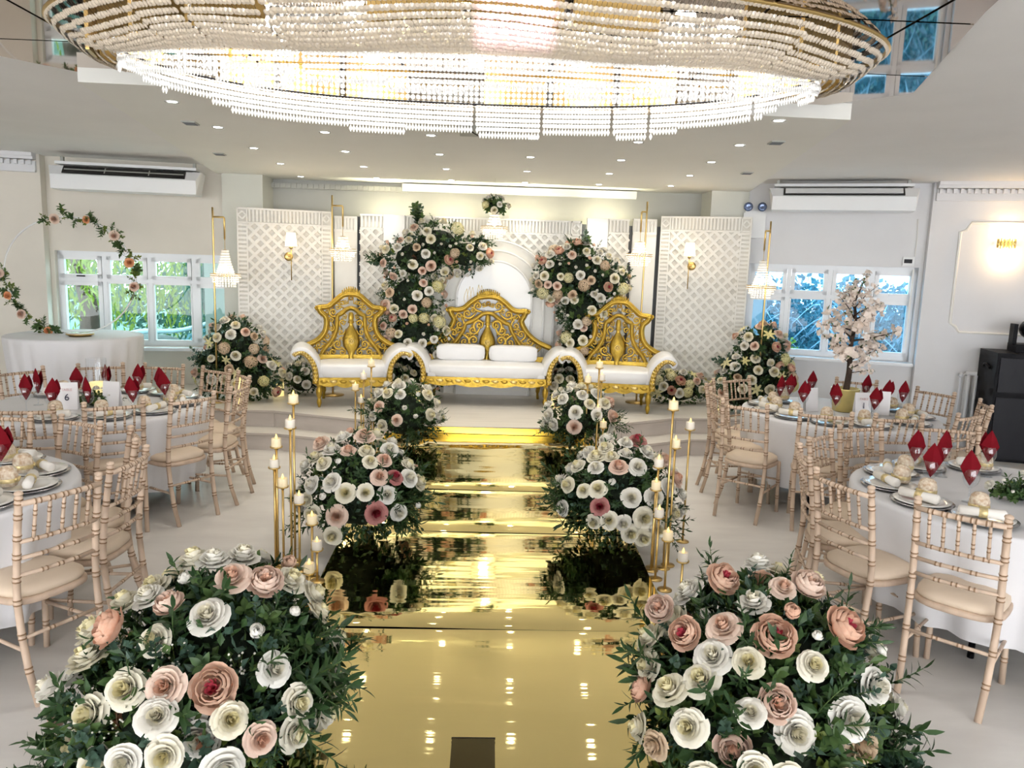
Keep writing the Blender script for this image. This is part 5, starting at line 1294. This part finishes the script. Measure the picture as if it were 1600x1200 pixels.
# inner lit curtain hanging inside the far half of the ring, and the frame
inner = MB(); TI = equi(A1 * 1.05, B1 * 1.06, 260)
for th in TI:
    x, y = ell(A1 * 1.03, B1 * 1.12, th)
    for k in range(int((2.96 - ringz(th) - .01) / .030)): disc(inner, (x, y, ringz(th) + .015 + k * .030), (math.cos(th) + rc.uniform(-.3, .3), math.sin(th) + rc.uniform(-.3, .3), rc.uniform(-.2, .2)), .0135)
o = inner.build('inner_curtain', 'bead', ch, False); o['kind'] = 'stuff'
for (a, b, z, r, nm, m) in ((A0, B0, Z0 + .012, .016, 'outer_rim', 'brass'), (A1, B1, None, .007, 'lower_ring', 'black'), (A1 * 1.03, B1 * 1.12, 2.965, .009, 'inner_rim', 'gold_dark')):
    mb = MB(); mb.tube([(*ell(a, b, 2 * PI * i / 96), ringz(2 * PI * i / 96) + .004 if z is None else z) for i in range(96)], r, 6, closed=True); mb.build(nm, m, ch)
mb = MB(); pl = [2 * PI * i / 28 for i in range(28)]
for k, th in enumerate(pl):
    if k % 4 == 3: continue
    a, b = ell(1.83, .76, th), ell(1.83, .76, th + 2 * PI / 28 * .9)
    m2 = MB(); m2.add([(*a, 2.83), (*b, 2.83), (*b, 2.965), (*a, 2.965), (a[0] * .99, a[1] * .99, 2.83), (b[0] * .99, b[1] * .99, 2.83), (b[0] * .99, b[1] * .99, 2.965), (a[0] * .99, a[1] * .99, 2.965)], [(0, 1, 2, 3), (7, 6, 5, 4), (0, 4, 5, 1), (3, 2, 6, 7), (0, 3, 7, 4), (1, 5, 6, 2)], True)
    m2.build('gold_plate', 'brass', ch, False)
for i in range(14):
    th = 2 * PI * (i + .5) / 14; x, y = ell(1.25, .30, th)
    mb = MB(); mb.lathe([(0, 2.965), (.04, 2.965), (.04, 2.93), (0, 2.925)], (x, y, 0), 12); mb.build('lamp_bulb', 'bulb_white', ch)
    point_light('bulb_glow', (x, y, 2.86), 2.4, (1, .97, .93), .05, ch)
# projector on the main ceiling throwing a pink rectangle onto the near beads
pj = thing('projector', 'black ceiling projector behind the viewer lighting the chandelier beads pink', 'projector', (.06, 1.2, 2.52))
tgt = Vector((.075, 3.22, 2.875)) - Vector((.06, 1.2, 2.52)); pj.rotation_euler = (tgt.to_track_quat('Y', 'Z')).to_euler()
mb = MB(); ax_, az_ = .0140, .0095
for (x0, x1, y0, y1, z0, z1) in ((-.15, .15, -.20, -.19, -.06, .06), (-.15, .15, -.19, .10, .05, .06), (-.15, .15, -.19, .10, -.06, -.05), (-.15, -.14, -.19, .10, -.05, .05), (.14, .15, -.19, .10, -.05, .05),
                                 (-.15, -ax_, .095, .10, -.06, .06), (ax_, .15, .095, .10, -.06, .06), (-ax_, ax_, .095, .10, az_, .06), (-ax_, ax_, .095, .10, -.06, -az_)):
    mb.box(((x0 + x1) / 2, (y0 + y1) / 2, (z0 + z1) / 2), (x1 - x0, y1 - y0, z1 - z0))
mb.build('housing', 'black', pj, False)
point_light('projector_lamp', (0, -.10, 0), 330, (1, .66, .97), .003, pj)
mb = MB(); mb.cyl((0, -.05, .055), (0, -.05, .40), .015, n=8); mb.build('mount_pole', 'black', pj)
# mirrored ceiling plate in panels
PLT = [(-2.75, 4.55), (-2.35, 5.02), (2.05, 5.0), (2.42, 4.58), (1.95, 3.2), (1.70, 2.3), (-2.0, 2.3), (-2.35, 3.2)]
cp_ = thing('ceiling_mirror', 'bronze mirror plate in panels on the ceiling above the chandelier', 'mirror', (0, 0, ZC))
xs = [-2.9, -2.1, -1.3, -.5, .3, 1.1, 1.75, 2.6]; ys = [2.2, 3.35, 4.2, 5.1]
def clip(poly, ax, v, keep_less):
    out = []
    for i in range(len(poly)):
        p, q = poly[i], poly[(i + 1) % len(poly)]; ip = (p[ax] <= v) == keep_less; iq = (q[ax] <= v) == keep_less
        if ip: out.append(p)
        if ip != iq:
            t_ = (v - p[ax]) / (q[ax] - p[ax]); out.append((p[0] + (q[0] - p[0]) * t_, p[1] + (q[1] - p[1]) * t_))
    return out
for x0, x1 in zip(xs[:-1], xs[1:]):
    for y0, y1 in zip(ys[:-1], ys[1:]):
        q = PLT[::-1]
        for (ax, v, kl) in ((0, x0 + .008, False), (0, x1 - .008, True), (1, y0 + .008, False), (1, y1 - .008, True)):
            q = clip(q, ax, v, kl) if q else q
        if len(q) < 3: continue
        mb = MB(); mb.prism(q, -.018, -.006); mb.build('mirror_panel', 'bronze_mirror', cp_, False)
mb = MB(); mb.prism(PLT[::-1], -.007, 0); mb.build('backing', 'black', cp_, False)

# ================================================================ AIR CONDITIONERS AND WALL FITTINGS
def aircon(label, c, L, rz, open_):
    t = thing('air_conditioner', label, 'air conditioner', c, rz, 'ceiling-hung air conditioners')
    pr = [(-.34, .0), (.0, .0), (.02, .06), (.02, .25), (-.24, .25), (-.34, .15)]
    mb = MB(); n = len(pr); vs = [(x, y, z) for x in (-L / 2, L / 2) for y, z in pr]; k = .04
    vs = [(x + (k if (x < 0 and (z < .1 or y < -.3)) else -k if (x > 0 and (z < .1 or y < -.3)) else 0), y, z) for x, y, z in vs]
    mb.add(vs, [tuple(range(n)), tuple(range(2 * n - 1, n - 1, -1))] + [(i, n + i, n + (i + 1) % n, (i + 1) % n) for i in range(n)], True); mb.build('housing', 'ac_white', t, False)
    a = math.atan2(.10, .10)
    mb = MB(); mb.box((0, -.297, .205), (L * .80, .012, .11), rx=-PI / 4); mb.build('outlet', 'ac_dark', t, False)
    if open_:
        mb = MB(); mb.box((0, -.30, .208), (L * .78, .014, .012), rx=-PI / 4); mb.box((-.2, -.302, .207), (.01, .014, .08), rx=-PI / 4); mb.box((.25, -.302, .207), (.01, .014, .08), rx=-PI / 4); mb.build('louvre', 'grey_plastic', t, False)
    else:
        mb = MB(); mb.box((0, -.304, .214), (L * .775, .014, .072), rx=-PI / 4); mb.build('flap', 'ac_white', t, False)
    mb = MB(); mb.box((0, -.12, .285), (L * .93, .22, .03)); mb.build('top_tray', 'ac_white', t, False)
    for sx in (-1, 1):
        mb = MB(); mb.box((sx * L * .44, -.10, .30), (.03, .05, .12)); mb.build('hanger', 'grey_plastic', t, False)
    mb = MB(); mb.tube(catmull([(L * .2, -.02, .265), (L * .35, -.06, .275), (L * .45, 0, .25)], 5), .012, 6); mb.build('pipe', 'black', t)
    return t
aircon('white ceiling air conditioner with open black outlet above the left window', (-4.08, 9.10, 2.58), 1.56, math.radians(9.5), True)
aircon('white ceiling air conditioner with closed flap above the right window', (4.00, 8.93, 2.63), 1.56, math.radians(-19.5), False)
def cornice(name, a, b, label):
    a = Vector((*a, 0)); b = Vector((*b, 0)); d = b - a; L = d.length
    mb = MB()
    for (z, h, o) in ((ZC - .02, .04, .13), (ZC - .055, .03, .10), (ZC - .135, .10, .035), (ZC - .195, .02, .05)): mb.box((L / 2, -o / 2, z), (L, o, h))
    for i in range(int(L / .07)): mb.box((i * .07 + .035, -.05, ZC - .10), (.035, .04, .05))
    return struct(name, mb, 'wall_white', label, 'cornice', loc=a, rot=(0, 0, math.atan2(d.y, d.x)))
cornice('trim_8', (4.99, 8.71), (7.4, 7.93), 'moulded dentil cornice on the right wall')
cornice('trim_9', (-7.4, 8.61), (-5.12, 9.05), 'moulded dentil cornice on the left wall')
# moulded wall panel on the right wall
wr = math.atan2(7.9 - 8.72, 7.5 - 4.98); O = Vector((4.98, 8.72, 0)); ex_ = Vector((math.cos(wr), math.sin(wr), 0))
def onwall(s, z, off=0): return O + ex_ * s + Vector((ex_.y, -ex_.x, 0)) * off + Vector((0, 0, z))
pts = [(.30, 1.42), (.30, 2.44), (.36, 2.46), (.40, 2.54), (1.6, 2.54), (1.64, 2.46), (1.70, 2.44), (1.70, 1.42), (1.64, 1.38), (1.60, 1.32), (.40, 1.32), (.36, 1.38)]
mb = MB(); mb.tube([onwall(s, z, .008) for s, z in pts], .016, 6, closed=True)
struct('trim_10', mb, 'white_paint', 'white scalloped panel moulding on the right wall', 'moulding')
t = thing('crystal_sconce', 'gold crystal wall light glowing on the right wall panel', 'sconce', onwall(.76, 2.32, .0), wr)
mb = MB(); mb.box((0, -.012, 0), (.10, .02, .12)); mb.build('wall_plate', 'brass', t, False)
for i in range(9):
    a = PI * i / 8; mb = MB(); mb.cyl((.085 * math.cos(a), -.03 - .06 * math.sin(a), -.05), (.085 * math.cos(a), -.03 - .06 * math.sin(a), .05), .010, n=6); mb.build('crystal_rod', 'gold_light', t)
for s in (-1, 1):
    mb = MB(); mb.lathe([(0, 0), (.03, .01), (.032, .04), (.015, .06), (0, .062)] if s > 0 else [(0, -.062), (.015, -.06), (.032, -.04), (.03, -.01), (0, 0)], (0, -.055, .05 * s), 10); mb.build('bulb', 'bulb', t)
    point_light('sconce_glow', (0, -.10, .14 * s), 2.5, (1, .66, .32), .03, t)
# twin emergency lamp, thermostat, trunking
t = thing('emergency_light', 'white twin-head emergency light box beside the right pillar', 'emergency light', (3.20, 9.44, 2.33), math.radians(-19.5))
mb = MB(); mb.box((0, -.035, .15), (.26, .07, .30)); mb.build('box', 'ac_white', t, False)
for s in (-1, 1):
    mb = MB(); mb.lathe([(.03, .0), (.05, -.05), (.054, -.055), (.03, -.058), (0, -.05)], (s * .08, -.02, .37), 14, 'y'); mb.build('lamp_head', 'lens', t)
mb = MB(); mb.box((0, -.02, .315), (.22, .03, .03)); mb.build('bracket', 'ac_white', t, False)
t = thing('thermostat', 'small white thermostat with dark screen above the right window', 'thermostat', (4.84, 8.868, 2.05), math.radians(-19.5))
mb = MB(); mb.box((0, -.012, .05), (.12, .022, .10)); mb.build('body', 'ac_white', t, False)
mb = MB(); mb.box((-.005, -.025, .052), (.085, .004, .045)); mb.build('screen', 'black_gloss', t, False)
mb = MB(); mb.box((0, -.006, -.5), (.018, .012, 0.9)); mb.tube([(0, -.01, .1), (.0, -.01, .35), (-.01, -.012, .52)], .005, 5)
o = mb.build('wall_cable', 'white_paint', None, False, (4.90, 8.848, 2.06), (0, 0, math.radians(-19.5))); tag(o, 'thin white cable running down the wall right of the right window', 'cable')
# radiator
t = thing('radiator', 'white column radiator on the right wall behind the chairs', 'radiator', onwall(.52, .12, .10), wr)
for i in range(9):
    x = i * .075
    for dy in (-.045, .0, .045):
        mb = MB(); mb.tube([(x, dy, .03), (x, dy, .73)], .019, 8); mb.build('column', 'radiator', t)
mb = MB(); mb.tube([(-.02, 0, .74), (.62, 0, .74)], .026, 8); mb.tube([(-.02, 0, .03), (.62, 0, .03)], .026, 8); mb.build('header', 'radiator', t)
mb = MB(); mb.tube([(-.07, 0, -.12), (-.07, 0, .70), (-.02, 0, .74)], .010, 6); mb.blob((-.07, 0, .72), (.025, .025, .03), 8, 6); mb.build('valve', 'radiator', t)
for s in (.1, .5):
    mb = MB(); mb.box((s, 0, -.06), (.04, .10, .13)); mb.build('foot', 'radiator', t, False)
# speaker cabinet and moving-head light
t = thing('speaker_cabinet', 'tall black loudspeaker cabinet at the right picture edge', 'speaker', (5.74, 8.06, 0), math.radians(-16))
mb = MB(); mb.box((0, 0, .58), (.62, .55, 1.16)); mb.build('cabinet', 'black', t, False)
mb = MB(); mb.box((-.0, -.28, .36), (.56, .02, .66)); mb.build('grille', 'black_gloss', t, False)
mb = MB(); mb.box((0, -.28, .93), (.56, .02, .36)); mb.build('front_panel', 'black_gloss', t, False)
for s in (-1, 1):
    mb = MB(); mb.tube(catmull([(s * .315, -.1, .98), (s * .335, 0, 1.02), (s * .315, .1, .98)], 4), .012, 6); mb.build('handle', 'black', t)
t = thing('moving_head_light', 'black moving-head stage light on top of the speaker cabinet', 'stage light', (5.80, 8.06, 1.16), math.radians(-16))
mb = MB(); mb.box((0, 0, .045), (.30, .26, .09)); mb.build('base', 'black', t, False)
for s in (-1, 1):
    mb = MB(); mb.box((s * .15, 0, .19), (.04, .12, .22)); mb.build('yoke_arm', 'black', t, False)
mb = MB(); mb.lathe([(0, .10), (.07, .10), (.10, .02), (.10, -.08), (.085, -.12), (0, -.12)], (0, 0, .25), 16, 'y'); hd = mb.build('head', 'black_gloss', t)
mb = MB(); mb.lathe([(0, -.121), (.07, -.121), (.06, -.128), (0, -.13)], (0, 0, .25), 16, 'y'); mb.build('lens', 'lens', hd)

# ================================================================ GARDEN
mb = MB(); mb.prism([(-30, 10.6), (30, 10.6), (30, 45), (-30, 45)], -.6, -.3)
struct('garden_ground', mb, 'lawn', 'green garden ground outside the windows', 'ground')
def leaf_cloud(mb, r, n, fn, size):
    for _ in range(n):
        p = Vector(fn(r)); d = Vector((r.gauss(0, 1), r.gauss(0, 1), r.gauss(0, 1))).normalized(); x = d.orthogonal().normalized(); s = size * r.uniform(.6, 1.3)
        y = d.cross(x); mb.add([p, p + x * s * .5 + y * s * .3, p + x * s, p + x * s * .5 - y * s * .3], [(0, 1, 2, 3)])
def shrub(label, c, rad, m, n, size, seed, twig='garden_twig', nt=10):
    r = random.Random(seed); t = thing('garden_shrub', label, 'shrub', c)
    def fn(r):
        v = Vector((r.gauss(0, 1), r.gauss(0, 1), r.gauss(0, 1))).normalized() * (r.random() ** .4)
        return (v.x * rad[0], v.y * rad[1], rad[2] + v.z * rad[2])
    mb = MB(); leaf_cloud(mb, r, n, fn, size); o = mb.build('foliage', m, t, False); o['kind'] = 'stuff'
    for k in range(nt):
        a = r.uniform(0, 6.28); mb = MB(); e = Vector((math.cos(a) * rad[0] * r.uniform(.3, 1), -rad[1] * r.uniform(.2, 1), rad[2] * r.uniform(.8, 1.9)))
        mb.tube(catmull([(0, 0, 0), e * .5 + Vector((r.uniform(-.2, .2), 0, .2)), e, e + Vector((r.uniform(-.6, .6), -.1, -.3))], 4), [.022 - .0014 * i for i in range(13)], 4); mb.build('twig', twig, t)
    return t
def willow(label, c, h, rad, seed, m='willow_leaf'):
    r = random.Random(seed); t = thing('willow_tree', label, 'tree', c)
    mb = MB(); mb.tube(catmull([(0, 0, 0), (.1, 0, h * .3), (-.1, 0, h * .6), (.1, 0, h * .9)], 4), [.22 - .012 * i for i in range(13)], 8); mb.build('trunk', 'bark', t)
    mb = MB()
    for k in range(130):
        a = r.uniform(0, 6.28); q = rad * math.sqrt(r.random()); x, y = q * math.cos(a), q * math.sin(a); z1 = h * (1.05 - .25 * (q / rad) ** 2); z0 = h * r.uniform(.05, .5)
        n = int((z1 - z0) / .09)
        for i in range(n):
            z = z1 - (z1 - z0) * i / n; p = Vector((x + .05 * math.sin(i * .7 + k), y + .05 * math.cos(i * .6 + k), z)); d = Vector((r.gauss(0, .5), r.gauss(0, .5), -1)).normalized(); xx = d.orthogonal().normalized()
            mb.add([p, p + d * .08 + xx * .018, p + d * .17, p + d * .08 - xx * .018], [(0, 1, 2, 3)])
    o = mb.build('hanging_foliage', m, t, False); o['kind'] = 'stuff'
    return t
willow('yellow-green weeping willow outside the left end of the left window', (-8.0, 15.5, -.3), 3.6, 1.5, 1)
willow('green weeping willow outside the middle of the left window', (-5.4, 16.5, -.3), 3.9, 1.6, 2)
willow('dim green weeping willow outside the right bays of the left window', (-4.6, 13.6, -.3), 3.2, .8, 3, 'garden_teal')
shrub('low teal shrub outside the left end of the left window', (-6.9, 12.6, -.3), (.9, .6, .42), 'garden_teal', 1500, .09, 4)
shrub('teal shrub outside the right end of the left window', (-4.3, 12.4, -.3), (.8, .5, .55), 'garden_blue', 1500, .09, 5)
shrub('broad hedge far behind the willows', (-7.0, 20.5, -.3), (5.5, .9, 1.3), 'garden_teal', 5000, .20, 6, nt=0)
mb = MB(); mb.blob((0, 0, .3), (1.3, .7, .55), 14, 8); o = mb.build('garden_rock', 'rock', None, True, (-6.1, 13.6, -.3)); tag(o, 'dark mossy rock bank outside the left window', 'rock')
mb = MB(); mb.tube(catmull([(-1.6, 0, .2), (-.3, -.2, .9), (.6, -.1, 1.0), (1.6, 0, 1.35)], 5), [.06 - .002 * i for i in range(16)], 6); o = mb.build('fallen_branch', 'garden_twig', None, True, (-5.6, 12.9, -.3)); tag(o, 'pale fallen branch leaning over the dark rock outside', 'branch')
for i, (x, y, s, lab) in enumerate(((4.4, 12.2, 1.0, 'blue-green twiggy shrub outside the left bays of the right window'), (5.9, 12.0, 1.1, 'blue-green twiggy shrub outside the middle of the right window'), (7.4, 12.4, 1.15, 'blue-green twiggy shrub outside the right bays of the right window'))):
    shrub(lab, (x, y, -.3), (1.1 * s, .8, 1.0 * s), 'garden_blue', 2600, .10, 30 + i, nt=26)
shrub('tall pale hedge far behind the right window shrubs', (7.0, 17.0, -.3), (5.0, 1.0, 1.1), 'garden_blue', 6000, .2, 40, nt=0)
shrub('bright yellow-green bush low outside the right window', (4.5, 11.2, -.3), (.22, .2, .65), 'willow_leaf', 500, .07, 41, nt=0)
